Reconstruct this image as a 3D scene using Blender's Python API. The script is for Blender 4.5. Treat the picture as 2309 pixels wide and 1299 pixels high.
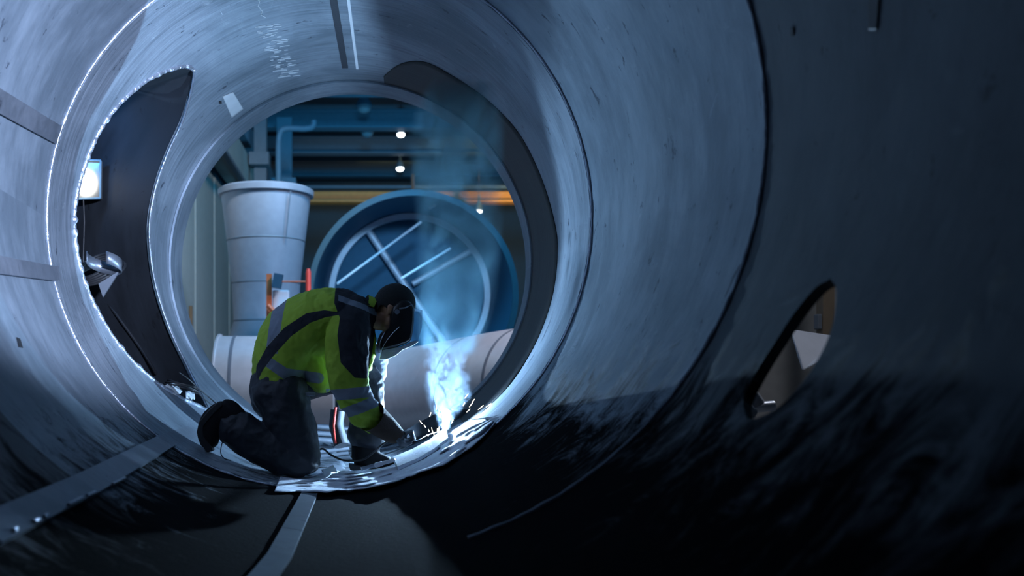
import bpy, bmesh, math, random
import numpy as np
from mathutils import Vector, Matrix, noise
random.seed(7)
PI = math.pi
S = bpy.context.scene
for _o in list(bpy.data.objects): bpy.data.objects.remove(_o)

# ------------------------------------------------------------------ camera
F, CX, CY, W, H = 2000.0, 800.0, 820.0, 2309.0, 1299.0      # pinhole: metres <-> pixels of the photograph
cam = bpy.data.cameras.new('camera'); co = bpy.data.objects.new('camera', cam); S.collection.objects.link(co)
co.location = (0, 0, 0); co.rotation_euler = (PI/2, 0, 0)
cam.sensor_width = 36; cam.sensor_fit = 'HORIZONTAL'; cam.lens = F/W*36
cam.shift_x = (W/2-CX)/W; cam.shift_y = (CY-H/2)/W
cam.clip_start = .02; cam.clip_end = 200
cam.dof.use_dof = True; cam.dof.focus_distance = 5.0; cam.dof.aperture_fstop = 1.7
S.camera = co
def P(x, y, Y): return Vector(((x-CX)*Y/F, Y, (CY-y)*Y/F))

# ------------------------------------------------------------------ world, exposure, large lights
w = bpy.data.worlds.new('world'); S.world = w; w.use_nodes = True
w.node_tree.nodes['Background'].inputs[0].default_value = (.10, .22, .42, 1)
w.node_tree.nodes['Background'].inputs[1].default_value = .025
S.view_settings.view_transform = 'Standard'; S.view_settings.look = 'None'
S.view_settings.gamma = 1; S.view_settings.use_curve_mapping = False
S.view_settings.exposure = 0.0
S.cycles.max_bounces = 5
def light(name, kind, loc, power, col, size=.1, to=None, spot=None, **k):
    l = bpy.data.lights.new(name, kind); o = bpy.data.objects.new(name, l); S.collection.objects.link(o)
    o.location = loc; l.energy = power; l.color = col
    if kind == 'AREA': l.shape = 'DISK'; l.size = size
    else: l.shadow_soft_size = size
    if to is not None: o.rotation_euler = (Vector(to)-Vector(loc)).to_track_quat('-Z', 'Y').to_euler()
    if spot: l.spot_size = spot; l.spot_blend = .6
    return o
AY = 5.43
ARC = P(1003, 970, AY)        # the weld pool, five centimetres over the shell
light('arc_light', 'POINT', ARC, 460, (.42, .68, 1.0), .006)
# hall lighting: unseen lights added, each aimed at one part of the hall
light('hall_fill_light', 'SPOT', (3.2, 8.4, 5.2), 850, (.62, .71, 1.0), .35, to=(-1.5, 13, .4), spot=.95)
light('hall_fill_light', 'SPOT', (2.0, 7.4, 4.2), 900, (.80, .82, 1.0), .35, to=(1.2, 10.0, .1), spot=1.25)
light('hall_fill_light', 'SPOT', (-.2, 9.0, 6.2), 1900, (.95, .88, .78), .35, to=(-3.0, 16, 2.6), spot=1.1)
light('hall_fill_light', 'AREA', (.6, 9.5, 5.6), 850, (.07, .48, .90), 2.2, to=(1.6, 30, 3.6))
light('tank_fill_light', 'SPOT', (1.0, 7.9, 2.75), 2600, (.22, .48, .85), .25, to=(1.05, 18.5, 1.3), spot=.40)  # unseen spot added to brighten the tank interior and braces
light('crane_fill_light', 'SPOT', (4.6, 25.5, 4.0), 700, (1.0, .60, .2), .2, to=(4.6, 30, 5.6), spot=1.2)  # warm unseen spot added to bring out the crane's yellow
light('crane_fill_light', 'SPOT', (.6, 25.0, 4.2), 130, (1.0, .55, .25), .2, to=(.2, 30, 5.6), spot=1.3)  # second warm spot added for the left part of the crane
light('side_hall_light', 'SPOT', (2.9, 4.6, 2.8), 110, (.8, .86, 1.0), .2, to=(2.6, 5.3, 0), spot=2.6)
light('branch_fill_light', 'POINT', P(138, 300, 6.3), 9, (.06, .38, 1.0), .05)  # added blue glow inside the branch, hidden behind the mouth's rim
light('left_wall_fill_light', 'SPOT', (1.0, .4, 1.1), 3500, (.58, .70, 1.0), .10, to=(-1.5, 4.2, 1.1), spot=.64)  # unseen spot added right of the frame to brighten the left wall
# faint spill from the open end of the tube behind the camera
light('entrance_light', 'AREA', (-.3, -1.6, 1.5), 1.0, (.42, .62, 1.0), 1.6, to=(-1.2, 5.5, .6))

# ------------------------------------------------------------------ materials
def mat(name): 
    m = bpy.data.materials.new(name); m.use_nodes = True
    return m, m.node_tree.nodes, m.node_tree.links, m.node_tree.nodes['Principled BSDF']
def plain(name, col, rough=.5, metal=0, emit=None, es=0, bump=0, bscale=60, var=.15, spec=.5):
    m, n, l, b = mat(name)
    b.inputs['Roughness'].default_value = rough; b.inputs['Metallic'].default_value = metal
    b.inputs['Specular IOR Level'].default_value = spec
    tc = n.new('ShaderNodeTexCoord'); nz = n.new('ShaderNodeTexNoise'); nz.inputs['Scale'].default_value = 9; nz.inputs['Detail'].default_value = 5
    l.new(tc.outputs['Object'], nz.inputs['Vector'])
    mx = n.new('ShaderNodeMix'); mx.data_type = 'RGBA'
    mx.inputs[6].default_value = (*[c*(1-var) for c in col], 1); mx.inputs[7].default_value = (*[min(1, c*(1+var)) for c in col], 1)
    l.new(nz.outputs['Fac'], mx.inputs[0]); l.new(mx.outputs[2], b.inputs['Base Color'])
    if emit: b.inputs['Emission Color'].default_value = (*emit, 1); b.inputs['Emission Strength'].default_value = es
    if bump:
        n2 = n.new('ShaderNodeTexNoise'); n2.inputs['Scale'].default_value = bscale; n2.inputs['Detail'].default_value = 6
        l.new(tc.outputs['Object'], n2.inputs['Vector'])
        bp = n.new('ShaderNodeBump'); bp.inputs['Strength'].default_value = bump; bp.inputs['Distance'].default_value = .01
        l.new(n2.outputs['Fac'], bp.inputs['Height']); l.new(bp.outputs['Normal'], b.inputs['Normal'])
    return m
def ramp(n, l, src, a, b_):
    r = n.new('ShaderNodeMapRange'); r.interpolation_type = 'SMOOTHSTEP'
    r.inputs['From Min'].default_value = a; r.inputs['From Max'].default_value = b_
    l.new(src, r.inputs['Value']); return r.outputs[0]
def mth(n, l, op, a, b_):
    m = n.new('ShaderNodeMath'); m.operation = op
    for i, v in enumerate((a, b_)):
        if isinstance(v, (int, float)): m.inputs[i].default_value = v
        else: l.new(v, m.inputs[i])
    return m.outputs[0]
def steel(name, c1, c2, rough=.42, metal=.75, streak=(2, 40), dirt=None, scratch=.5, bump=.12, dirtcol=(.0045, .005, .006), course=None):
    """rolled plate: UV = metres round the ring, metres along the tube"""
    m, n, l, b = mat(name)
    uv = n.new('ShaderNodeUVMap'); uv.uv_map = 'UVMap'
    geo = n.new('ShaderNodeNewGeometry')
    def nz(sc, det=6, rough_=.6, scale=(1, 1, 1), dist=0):
        mp = n.new('ShaderNodeMapping'); mp.inputs['Scale'].default_value = scale
        l.new(uv.outputs[0], mp.inputs[0]); t = n.new('ShaderNodeTexNoise')
        t.inputs['Scale'].default_value = sc; t.inputs['Detail'].default_value = det; t.inputs['Roughness'].default_value = rough_
        t.inputs['Distortion'].default_value = dist; l.new(mp.outputs[0], t.inputs['Vector']); return t.outputs['Fac']
    big = nz(1.1, 8, .62, (1, 1.3, 1), .8); st = nz(1, 7, .7, (streak[0], streak[1], 1)); fine = nz(14, 6, .7)
    mx = n.new('ShaderNodeMix'); mx.data_type = 'RGBA'; mx.inputs[6].default_value = (*c1, 1); mx.inputs[7].default_value = (*c2, 1)
    f = mth(n, l, 'ADD', mth(n, l, 'MULTIPLY', big, .55), mth(n, l, 'MULTIPLY', st, .45))
    l.new(ramp(n, l, f, .36, .66), mx.inputs[0]); col = mx.outputs[2]
    # pale rubbed marks
    mk = ramp(n, l, nz(2.2, 9, .75, (1.6, 1, 1), 1.5), .60, .74)
    m2 = n.new('ShaderNodeMix'); m2.data_type = 'RGBA'; l.new(mth(n, l, 'MULTIPLY', mk, scratch), m2.inputs[0]); l.new(col, m2.inputs[6])
    m2.inputs[7].default_value = (min(1, c2[0]*1.35), min(1, c2[1]*1.3), min(1, c2[2]*1.25), 1); col = m2.outputs[2]
    # dark specks
    sp = ramp(n, l, nz(7, 8, .7, (1, 2, 1), .5), .335, .385)
    m3 = n.new('ShaderNodeMix'); m3.data_type = 'RGBA'; l.new(sp, m3.inputs[0]); l.new(col, m3.inputs[7]); m3.inputs[6].default_value = (c1[0]*.45, c1[1]*.45, c1[2]*.5, 1); col = m3.outputs[2]
    if course:                                # course next to the camera multiplied darker, standing in for light falloff
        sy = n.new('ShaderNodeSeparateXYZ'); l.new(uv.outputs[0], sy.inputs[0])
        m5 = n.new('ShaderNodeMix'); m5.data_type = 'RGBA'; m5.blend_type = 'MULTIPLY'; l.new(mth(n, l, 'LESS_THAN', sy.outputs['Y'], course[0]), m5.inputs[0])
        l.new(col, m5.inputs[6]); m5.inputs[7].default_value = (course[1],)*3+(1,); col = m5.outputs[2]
    rg = mth(n, l, 'ADD', mth(n, l, 'MULTIPLY', st, .25), rough-.12)
    mt = metal
    grit = 0.0
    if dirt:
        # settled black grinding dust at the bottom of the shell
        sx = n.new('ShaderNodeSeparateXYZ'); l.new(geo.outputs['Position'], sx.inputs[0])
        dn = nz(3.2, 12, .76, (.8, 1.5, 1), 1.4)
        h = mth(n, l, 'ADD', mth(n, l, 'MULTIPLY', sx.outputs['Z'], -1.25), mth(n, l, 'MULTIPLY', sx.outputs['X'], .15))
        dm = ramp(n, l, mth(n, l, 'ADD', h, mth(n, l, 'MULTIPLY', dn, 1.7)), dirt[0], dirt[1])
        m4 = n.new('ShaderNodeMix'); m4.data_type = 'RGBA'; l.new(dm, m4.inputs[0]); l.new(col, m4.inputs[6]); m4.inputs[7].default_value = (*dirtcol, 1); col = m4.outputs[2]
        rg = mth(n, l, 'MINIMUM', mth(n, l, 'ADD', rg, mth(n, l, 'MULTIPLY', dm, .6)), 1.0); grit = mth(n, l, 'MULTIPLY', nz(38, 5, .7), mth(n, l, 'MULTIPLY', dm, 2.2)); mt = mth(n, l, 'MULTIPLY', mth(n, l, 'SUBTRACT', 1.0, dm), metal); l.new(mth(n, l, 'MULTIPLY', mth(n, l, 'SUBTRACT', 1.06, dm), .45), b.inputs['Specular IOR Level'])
    l.new(col, b.inputs['Base Color']); l.new(rg, b.inputs['Roughness'])
    if isinstance(mt, float): b.inputs['Metallic'].default_value = mt
    else: l.new(mt, b.inputs['Metallic'])
    bp = n.new('ShaderNodeBump'); bp.inputs['Strength'].default_value = bump; bp.inputs['Distance'].default_value = .02
    l.new(mth(n, l, 'ADD', grit, mth(n, l, 'ADD', mth(n, l, 'MULTIPLY', st, .5), mth(n, l, 'MULTIPLY', fine, .35))), bp.inputs['Height']); l.new(bp.outputs[0], b.inputs['Normal'])
    return m
M = {}
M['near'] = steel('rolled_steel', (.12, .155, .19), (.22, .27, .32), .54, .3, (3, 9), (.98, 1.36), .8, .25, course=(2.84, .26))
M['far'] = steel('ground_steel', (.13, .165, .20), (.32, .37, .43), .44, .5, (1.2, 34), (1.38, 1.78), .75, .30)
M['dark_band'] = steel('dark_band_steel', (.010, .011, .012), (.036, .034, .032), .5, .2, (1.0, 26), None, .35, .3)
M['stain'] = plain('scorched_steel', (.20, .19, .20), .7, .1, var=.4)
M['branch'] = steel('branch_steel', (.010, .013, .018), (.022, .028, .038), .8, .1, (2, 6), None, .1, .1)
M['strip'] = steel('strip_steel', (.15, .175, .21), (.26, .29, .34), .45, .6, (10, 10), (2.1, 2.6), .6, .2)
M['weld'] = plain('weld_metal', (.42, .46, .54), .3, .8, bump=1.0, bscale=45, var=.35)
M['weld_dark'] = plain('dark_weld', (.10, .12, .15), .5, .6, bump=.8, bscale=50, var=.3)
M['bright'] = plain('bright_steel', (.80, .82, .86), .35, .4, bump=.3)
M['dark'] = plain('dark_steel', (.03, .035, .045), .65, .3, bump=.2)
M['black'] = plain('black_rubber', (.012, .013, .016), .55)
M['bars'] = plain('grey_bar', (.25, .28, .33), .4, .7)
M['blanket'] = plain('fire_blanket', (.62, .66, .74), .75, 0, bump=.8, bscale=25, var=.25)
M['tape'] = plain('paper_tape', (.42, .44, .47), .8)
M['hallmetal'] = plain('hall_tank_metal', (.29, .31, .37), .42, .35)
M['pipe'] = plain('sheet_pipe', (.60, .60, .62), .36, .4)
M['seam'] = plain('dark_joint', (.12, .14, .17), .6)
M['panel'] = plain('wall_panel', (.36, .35, .33), .8)
M['hallblue'] = plain('haze_blue_steel', (.10, .20, .28), .6)  # blue of the hall haze put into the base colour
M['tank'] = plain('haze_blue_tank', (.02, .12, .20), .6, .1)  # deeper blue, haze again set as base colour
M['tankdark'] = plain('dark_tank_rim', (.02, .06, .085), .7)
M['brace'] = plain('pale_brace', (.85, .85, .90), .45, .2)
M['concrete'] = plain('concrete', (.16, .17, .18), .85)
M['yellow'] = plain('crane_yellow', (.80, .40, .10), .5)
M['orange'] = plain('orange_paint', (.60, .13, .04), .5)
M['red'] = plain('red_paint', (.72, .05, .03), .5)
M['navybox'] = plain('navy_plastic', (.015, .06, .10), .5)
M['lamp_on'] = plain('lamp_glow', (.9, .95, 1), .5, emit=(.85, .95, 1), es=9)
M['lamp_off'] = plain('lamp_off', (.20, .28, .34), .6)
M['flood'] = plain('flood_glow', (1, .95, .85), .5, emit=(1, .95, .86), es=6)
M['floodbox'] = plain('flood_housing', (.35, .35, .33), .3, .7)
M['hot'] = plain('hot_metal', (.9, .9, .9), .5, emit=(.80, .9, 1), es=6)
M['spark'] = plain('spark_glow', (1, .8, .6), .5, emit=(1, .80, .58), es=5)
M['skin'] = plain('skin', (.33, .17, .10), .5, var=.08)
M['hair'] = plain('black_cap', (.005, .005, .006), .85, bump=.4, bscale=120)
M['glove'] = plain('grey_glove', (.09, .095, .11), .75, spec=.25, bump=.5, bscale=70)
M['gauntlet'] = plain('brown_leather', (.04, .026, .020), .9, spec=.15, bump=.3, bscale=60)
M['boot'] = plain('black_boot', (.006, .006, .008), .8, spec=.2)
M['mask'] = plain('black_mask', (.008, .009, .011), .35)
M['brown'] = plain('brown_post', (.16, .12, .08), .7)
M['white'] = plain('white_sheet', (.6, .62, .68), .6)
m, n, l, b = mat('clear_visor'); M['visor'] = m
b.inputs['Base Color'].default_value = (.25, .5, .75, 1); b.inputs['Roughness'].default_value = .08
b.inputs['Transmission Weight'].default_value = .3; b.inputs['Alpha'].default_value = .45
def cloth(name, base, layers, rough=.75):
    """fabric panels: each layer = (attribute, colour, sheen)"""
    m, n, l, b = mat(name); b.inputs['Roughness'].default_value = rough
    tc = n.new('ShaderNodeTexCoord'); nz = n.new('ShaderNodeTexNoise'); nz.inputs['Scale'].default_value = 14; nz.inputs['Detail'].default_value = 6
    l.new(tc.outputs['Object'], nz.inputs['Vector'])
    mx = n.new('ShaderNodeMix'); mx.data_type = 'RGBA'; mx.inputs[6].default_value = (*[c*.8 for c in base], 1); mx.inputs[7].default_value = (*[c*1.2 for c in base], 1)
    l.new(nz.outputs['Fac'], mx.inputs[0]); col = mx.outputs[2]
    for a, c in layers:
        at = n.new('ShaderNodeAttribute'); at.attribute_name = a
        f = ramp(n, l, at.outputs['Fac'], -.0012, .0012)
        q = n.new('ShaderNodeMix'); q.data_type = 'RGBA'; l.new(f, q.inputs[0]); l.new(col, q.inputs[6]); q.inputs[7].default_value = (*c, 1); col = q.outputs[2]
    l.new(col, b.inputs['Base Color'])
    wv = n.new('ShaderNodeTexNoise'); wv.inputs['Scale'].default_value = 45; wv.inputs['Detail'].default_value = 4; l.new(tc.outputs['Object'], wv.inputs['Vector'])
    bp = n.new('ShaderNodeBump'); bp.inputs['Strength'].default_value = .35; bp.inputs['Distance'].default_value = .008
    l.new(wv.outputs['Fac'], bp.inputs['Height']); l.new(bp.outputs[0], b.inputs['Normal'])
    return m
M['jacket'] = cloth('hi_vis_fabric', (.25, .37, .025), [('navy', (.008, .010, .018)), ('grey', (.15, .175, .22))], .85)
M['trouser'] = cloth('navy_trouser_fabric', (.007, .010, .018), [], .6)
M['trouser'].node_tree.nodes['Principled BSDF'].inputs['Sheen Weight'].default_value = .04
M['lefttrouser'] = M['trouser']

# ------------------------------------------------------------------ object helpers
def tag(o, label, cat, group=None, kind=None):
    o['label'] = label; o['category'] = cat
    if group: o['group'] = group
    if kind: o['kind'] = kind
    return o
def link(name, me, material=None, parent=None, smooth=True, sharp=40):
    o = bpy.data.objects.new(name, me); S.collection.objects.link(o)
    if material: 
        for q in (material if isinstance(material, list) else [material]): me.materials.append(q)
    if smooth:
        for p in me.polygons: p.use_smooth = True
        if sharp: me.set_sharp_from_angle(angle=math.radians(sharp))
    if parent:
        o.parent = parent; o.matrix_parent_inverse = parent.matrix_basis.inverted()
    return o
def empty(name, loc, label, cat, group=None):
    o = bpy.data.objects.new(name, None); S.collection.objects.link(o); o.location = loc; o.empty_display_size = .1
    return tag(o, label, cat, group)
def struct(o, label=None):
    o['kind'] = 'structure'
    if label: o['label'] = label
    return o
class MB:
    def __init__(s): s.v = []; s.f = []; s.uv = None
    def add(s, vs, fs):
        k = len(s.v); s.v += [tuple(v) for v in vs]; s.f += [tuple(i+k for i in f) for f in fs]; return s
    def box(s, c, d, R=None):
        c = Vector(c); vs = []
        for x in (-.5, .5):
            for y in (-.5, .5):
                for z in (-.5, .5):
                    p = Vector((x*d[0], y*d[1], z*d[2])); vs.append(c+(R @ p if R else p))
        return s.add(vs, [(0, 1, 3, 2), (4, 6, 7, 5), (0, 4, 5, 1), (2, 3, 7, 6), (0, 2, 6, 4), (1, 5, 7, 3)])
    def tube(s, pts, r, k=10, caps=True, closed=False, lat=None):
        """pts: Vectors, r: number or list (in-plane radius); lat: lateral radius list or None"""
        n_ = len(pts); rs = r if isinstance(r, (list, tuple)) else [r]*n_
        ls = lat if lat else rs; vs = []; up = Vector((0, 1, 0)); prev = None
        for i, p in enumerate(pts):
            a = pts[(i-1) % n_] if (closed or i > 0) else p; b_ = pts[(i+1) % n_] if (closed or i < n_-1) else p
            t = (b_-a).normalized()
            L = prev if prev is not None else (up if abs(t.dot(up)) < .95 else Vector((1, 0, 0)))
            L = (L-t*L.dot(t)).normalized(); prev = L; N = t.cross(L)
            for j in range(k):
                q = 2*PI*j/k; vs.append(p+L*(ls[i]*math.cos(q))+N*(rs[i]*math.sin(q)))
        fs = []
        for i in range(n_ if closed else n_-1):
            for j in range(k):
                a = i*k+j; b_ = i*k+(j+1) % k; c = ((i+1) % n_)*k+(j+1) % k; d = ((i+1) % n_)*k+j
                fs.append((a, d, c, b_))
        if caps and not closed:
            fs.append(tuple(range(k))); fs.append(tuple((n_-1)*k+j for j in reversed(range(k))))
        return s.add(vs, fs)
    def ell(s, c, r, R=None, k=20):
        vs = []; fs = []; m_ = k//2
        for i in range(m_+1):
            a = PI*i/m_
            for j in range(k):
                q = 2*PI*j/k; p = Vector((r[0]*math.sin(a)*math.cos(q), r[1]*math.sin(a)*math.sin(q), r[2]*math.cos(a)))
                vs.append(Vector(c)+(R @ p if R else p))
        for i in range(m_):
            for j in range(k): fs.append((i*k+j, i*k+(j+1) % k, (i+1)*k+(j+1) % k, (i+1)*k+j))
        return s.add(vs, fs)
    def lathe(s, prof, c=(0, 0, 0), R=None, k=48, closed=False):
        vs = []; fs = []; n_ = len(prof)
        for (r, z) in prof:
            for j in range(k):
                q = 2*PI*j/k; p = Vector((r*math.cos(q), r*math.sin(q), z)); vs.append(Vector(c)+(R @ p if R else p))
        for i in range(n_ if closed else n_-1):
            for j in range(k):
                i2 = (i+1) % n_; fs.append((i*k+j, i*k+(j+1) % k, i2*k+(j+1) % k, i2*k+j))
        return s.add(vs, fs)
    def slab(s, pts, dv, inset=1.0):
        """closed outline extruded by dv"""
        n_ = len(pts); return s.add(list(pts)+[p+dv for p in pts], [tuple(reversed(range(n_))), tuple(range(n_, 2*n_))]+[(i, (i+1) % n_, n_+(i+1) % n_, n_+i) for i in range(n_)])
    def mesh(s, name):
        me = bpy.data.meshes.new(name); me.from_pydata(s.v, [], s.f); me.update()
        bm = bmesh.new(); bm.from_mesh(me); bmesh.ops.remove_doubles(bm, verts=bm.verts, dist=1e-6); bmesh.ops.recalc_face_normals(bm, faces=bm.faces); bm.to_mesh(me); bm.free()
        return me
    def build(s, name, material, parent=None, **k): return link(name, s.mesh(name), material, parent, **k)
def bevel(o, w_=.01, seg=2):
    b_ = o.modifiers.new('bevel', 'BEVEL'); b_.width = w_; b_.segments = seg; b_.limit_method = 'ANGLE'; return o
def remeshed(mb, name, voxel, smooth_it=6, fac=.5):
    """overlapping closed shapes fused into ONE continuous surface"""
    me = mb.mesh(name+'_raw'); o = bpy.data.objects.new('tmp', me); S.collection.objects.link(o)
    r = o.modifiers.new('r', 'REMESH'); r.mode = 'VOXEL'; r.voxel_size = voxel; r.use_smooth_shade = True
    if smooth_it: q = o.modifiers.new('s', 'SMOOTH'); q.factor = fac; q.iterations = smooth_it
    dg = bpy.context.evaluated_depsgraph_get(); out = bpy.data.meshes.new_from_object(o.evaluated_get(dg))
    bpy.data.objects.remove(o); out.name = name; return out
def displace(me, fn):
    me.update(); ns = [v.normal.copy() for v in me.vertices]
    for v, n_ in zip(me.vertices, ns): v.co = v.co+n_*fn(v.co)
    me.update()

# ------------------------------------------------------------------ the tube shell
KEYS = [(-2.2, -.078, .767, 1.40), (2.84, -.078, .767, 1.40), (4.55, -.182, .751, 1.40), (7.0, -.0105, .770, 1.393)]
def axis(Y):
    for a, b_ in zip(KEYS, KEYS[1:]):
        if Y <= b_[0] or b_ is KEYS[-1]:
            t = (Y-a[0])/(b_[0]-a[0]); return tuple(a[i]+(b_[i]-a[i])*t for i in (1, 2, 3))
def shell(th, Y, off=0):
    x, z, r = axis(Y); r -= off
    return Vector((x+r*math.cos(th), Y, z+r*math.sin(th)))
def hit(px, py, off=0):
    """where the sight line of a photograph pixel meets the shell"""
    lo, hi = .4, 7.0
    g = lambda Y: (lambda a, p: math.hypot(p.x-a[0], p.z-a[1])-(a[2]-off))(axis(Y), P(px, py, Y))
    if g(hi) < 0: lo = hi = 7.0
    for _ in range(50):
        m_ = (lo+hi)/2
        if g(m_) < 0: lo = m_
        else: hi = m_
    a = axis(hi); p = P(px, py, hi)
    return math.atan2(p.z-a[1], p.x-a[0]) % (2*PI), hi
def hp(px, py, off=0):
    th, Y = hit(px, py, off); return shell(th, Y, off)
def interp(tab, th):
    for (a, ya), (b_, yb) in zip(tab, tab[1:]):
        if a <= th <= b_: return ya+(yb-ya)*(th-a)/max(1e-9, b_-a)
    return tab[0][1] if th < tab[0][0] else tab[-1][1]
def catmull(pts, n_=6, closed=False):
    out = []; k = len(pts); rng = range(k if closed else k-1)
    g = (lambda i: pts[i % k]) if closed else (lambda i: pts[max(0, min(k-1, i))])
    for i in rng:
        p0, p1, p2, p3 = g(i-1), g(i), g(i+1), g(i+2)
        for j in range(n_):
            t = j/n_; out.append(tuple(.5*((2*b_)+(c-a)*t+(2*a-5*b_+4*c-d)*t*t+(3*b_-a-3*c+d)*t**3) for a, b_, c, d in zip(p0, p1, p2, p3)))
    if not closed: out.append(tuple(pts[-1]))
    return out
def shell_section(name, Y0, Y1, hole, nY, material, off=0, thick=.03, nth=288):
    """one rolled course; hole = (near table, far table) of (theta, Y)"""
    ths = [2*PI*i/nth for i in range(nth)]
    if hole:
        ta, tb = hole[0][0][0], hole[0][-1][0]
        ths = sorted([t for t in ths if abs(t-ta) > .008 and abs(t-tb) > .008]+[ta, tb]+[ta+(tb-ta)*(1-math.cos(PI*k/90))/2 for k in range(1, 90)])
    vs, uvs, fs = [], [], []
    def patch(cols, fa, fb, ny):
        k0 = len(vs)
        for t in cols:
            a, b_ = fa(t), fb(t)
            for j in range(ny+1):
                Y = a+(b_-a)*j/ny; vs.append(shell(t, Y, off)); uvs.append((t*1.4, Y))
        for i in range(len(cols)-1):
            for j in range(ny):
                q = k0+i*(ny+1)+j; fs.append((q, q+1, q+ny+2, q+ny+1))
    cl = ths+[2*PI+ths[0]]
    if not hole: patch(cl, lambda t: Y0, lambda t: Y1, nY)
    else:
        inn = [t for t in ths if ta-1e-9 <= t <= tb+1e-9]; o1 = [t for t in ths if t <= ta+1e-9]; o2 = [t for t in ths if t >= tb-1e-9]+[2*PI+ths[0]]
        ne = lambda t: interp(hole[0], t); fa_ = lambda t: interp(hole[1], t)
        patch(inn, lambda t: Y0, ne, nY//2); patch(inn, fa_, lambda t: Y1, nY//2)
        ya_, yb_ = (ne(ta)+fa_(ta))/2, (ne(tb)+fa_(tb))/2; yc_ = (ya_+yb_)/2; t00 = ths[0]
        for o_, w_ in ((o1, 0), (o2, 1)):
            ym = (lambda t: yb_+(yc_-yb_)*(t-tb)/(2*PI+t00-tb)) if w_ else (lambda t: yc_+(ya_-yc_)*(t-t00)/(ta-t00))
            patch(o_, lambda t: Y0, ym, nY//2); patch(o_, ym, lambda t: Y1, nY//2)
    me = bpy.data.meshes.new(name); me.from_pydata([tuple(v) for v in vs], [], fs)
    ul = me.uv_layers.new(name='UVMap')
    for lp in me.loops: ul.data[lp.index].uv = uvs[lp.vertex_index]
    bm = bmesh.new(); bm.from_mesh(me); bmesh.ops.remove_doubles(bm, verts=bm.verts, dist=2e-4)
    for f_ in bm.faces:                       # normals towards the tube axis
        c = f_.calc_center_median(); a = axis(c.y)
        if f_.normal.dot(Vector((a[0]-c.x, 0, a[1]-c.z))) < 0: f_.normal_flip()
    bm.to_mesh(me); bm.free()
    o = link(name, me, material, sharp=None)
    s_ = o.modifiers.new('plate', 'SOLIDIFY'); s_.thickness = thick; s_.offset = -1; s_.use_even_offset = False
    e_ = o.modifiers.new('edges', 'EDGE_SPLIT'); e_.split_angle = math.radians(40)
    return struct(o)
def hole_tables(near_px, far_px):
    out = []
    for px in (near_px, far_px):
        t = sorted((hit(*p) for p in catmull(px, 5)), key=lambda q: q[0])
        mono = [t[0]]
        for q in t[1:]:
            if q[0] > mono[-1][0]+.002: mono.append(q)
        out.append(mono)
    a = min(out[0][0][0], out[1][0][0]); b_ = max(out[0][-1][0], out[1][-1][0])
    ya = (out[0][0][1]+out[1][0][1])/2; yb = (out[0][-1][1]+out[1][-1][1])/2
    return [[(a-.004, ya)]+t+[(b_+.004, yb)] for t in out]
# the left branch mouth (outer arc, crotch edge) and the manhole in the right wall
LN = [(438, 158), (420, 149), (385, 156), (330, 182), (268, 235), (225, 295), (192, 370), (171, 450), (168, 520), (180, 600), (212, 688), (265, 775), (330, 845), (400, 893), (470, 926)]
LF = [(438, 158), (432, 200), (412, 270), (378, 345), (352, 420), (337, 500), (340, 580), (355, 660), (384, 745), (424, 830), (470, 926)]
RN = [(1872, 630), (1886, 655), (1878, 730), (1850, 800), (1810, 862), (1760, 915), (1710, 942), (1684, 945)]
RF = [(1872, 630), (1840, 648), (1795, 700), (1745, 775), (1705, 840), (1676, 900), (1684, 945)]
HL = hole_tables(LN, LF); 
HRraw = hole_tables(RN, RF); HR = HRraw
if sum(y for _, y in HR[0])/len(HR[0]) > sum(y for _, y in HR[1])/len(HR[1]): HR = [HR[1], HR[0]]
HRang = (HR[0][0][0], HR[0][-1][0])
# right manhole straddles theta = 0, so it is cut in shifted angle
def shift_tab(tab): return [((t+PI) % (2*PI), y) for t, y in tab]
def near_section():
    near_px, far_px = RN, RF; tabs = []
    for px in (near_px, far_px):
        t = sorted(((hit(*p)[0]+PI) % (2*PI), hit(*p)[1]) for p in catmull(px, 5)); mono = [t[0]]
        for q in t[1:]:
            if q[0] > mono[-1][0]+.002: mono.append(q)
        tabs.append(mono)
    a = min(tabs[0][0][0], tabs[1][0][0]); b_ = max(tabs[0][-1][0], tabs[1][-1][0])
    ya = (tabs[0][0][1]+tabs[1][0][1])/2; yb = (tabs[0][-1][1]+tabs[1][-1][1])/2
    tabs = [[(a-.004, ya)]+t+[(b_+.004, yb)] for t in tabs]
    if interp(tabs[0], (a+b_)/2) > interp(tabs[1], (a+b_)/2): tabs = tabs[::-1]
    return tabs
TABR = near_section()
_shell = shell
def shell(th, Y, off=0): return _shell(th+PI, Y, off)
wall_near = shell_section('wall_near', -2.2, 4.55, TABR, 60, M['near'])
shell = _shell
wall_far = shell_section('wall_far', 4.55, 7.0, HL, 48, M['far'], off=.012)
wall_near['label'] = 'rolled steel shell course around the camera, darker to the right with a slanted manhole'
wall_far['label'] = 'far steel shell course with the branch mouth at left and the round end opening'

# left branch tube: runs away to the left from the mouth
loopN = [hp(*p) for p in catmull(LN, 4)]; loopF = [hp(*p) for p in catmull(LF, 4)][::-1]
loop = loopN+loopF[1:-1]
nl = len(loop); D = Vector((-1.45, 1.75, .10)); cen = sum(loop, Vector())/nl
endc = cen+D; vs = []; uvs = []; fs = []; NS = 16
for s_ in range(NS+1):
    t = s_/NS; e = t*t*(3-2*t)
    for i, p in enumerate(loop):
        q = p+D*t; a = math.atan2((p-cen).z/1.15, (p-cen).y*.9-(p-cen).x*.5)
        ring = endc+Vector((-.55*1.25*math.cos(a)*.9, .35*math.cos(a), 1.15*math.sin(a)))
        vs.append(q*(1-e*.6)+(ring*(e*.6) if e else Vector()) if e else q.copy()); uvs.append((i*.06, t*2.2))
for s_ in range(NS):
    for i in range(nl): a = s_*nl+i; b_ = s_*nl+(i+1) % nl; fs.append((a, b_, b_+nl, a+nl))
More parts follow.
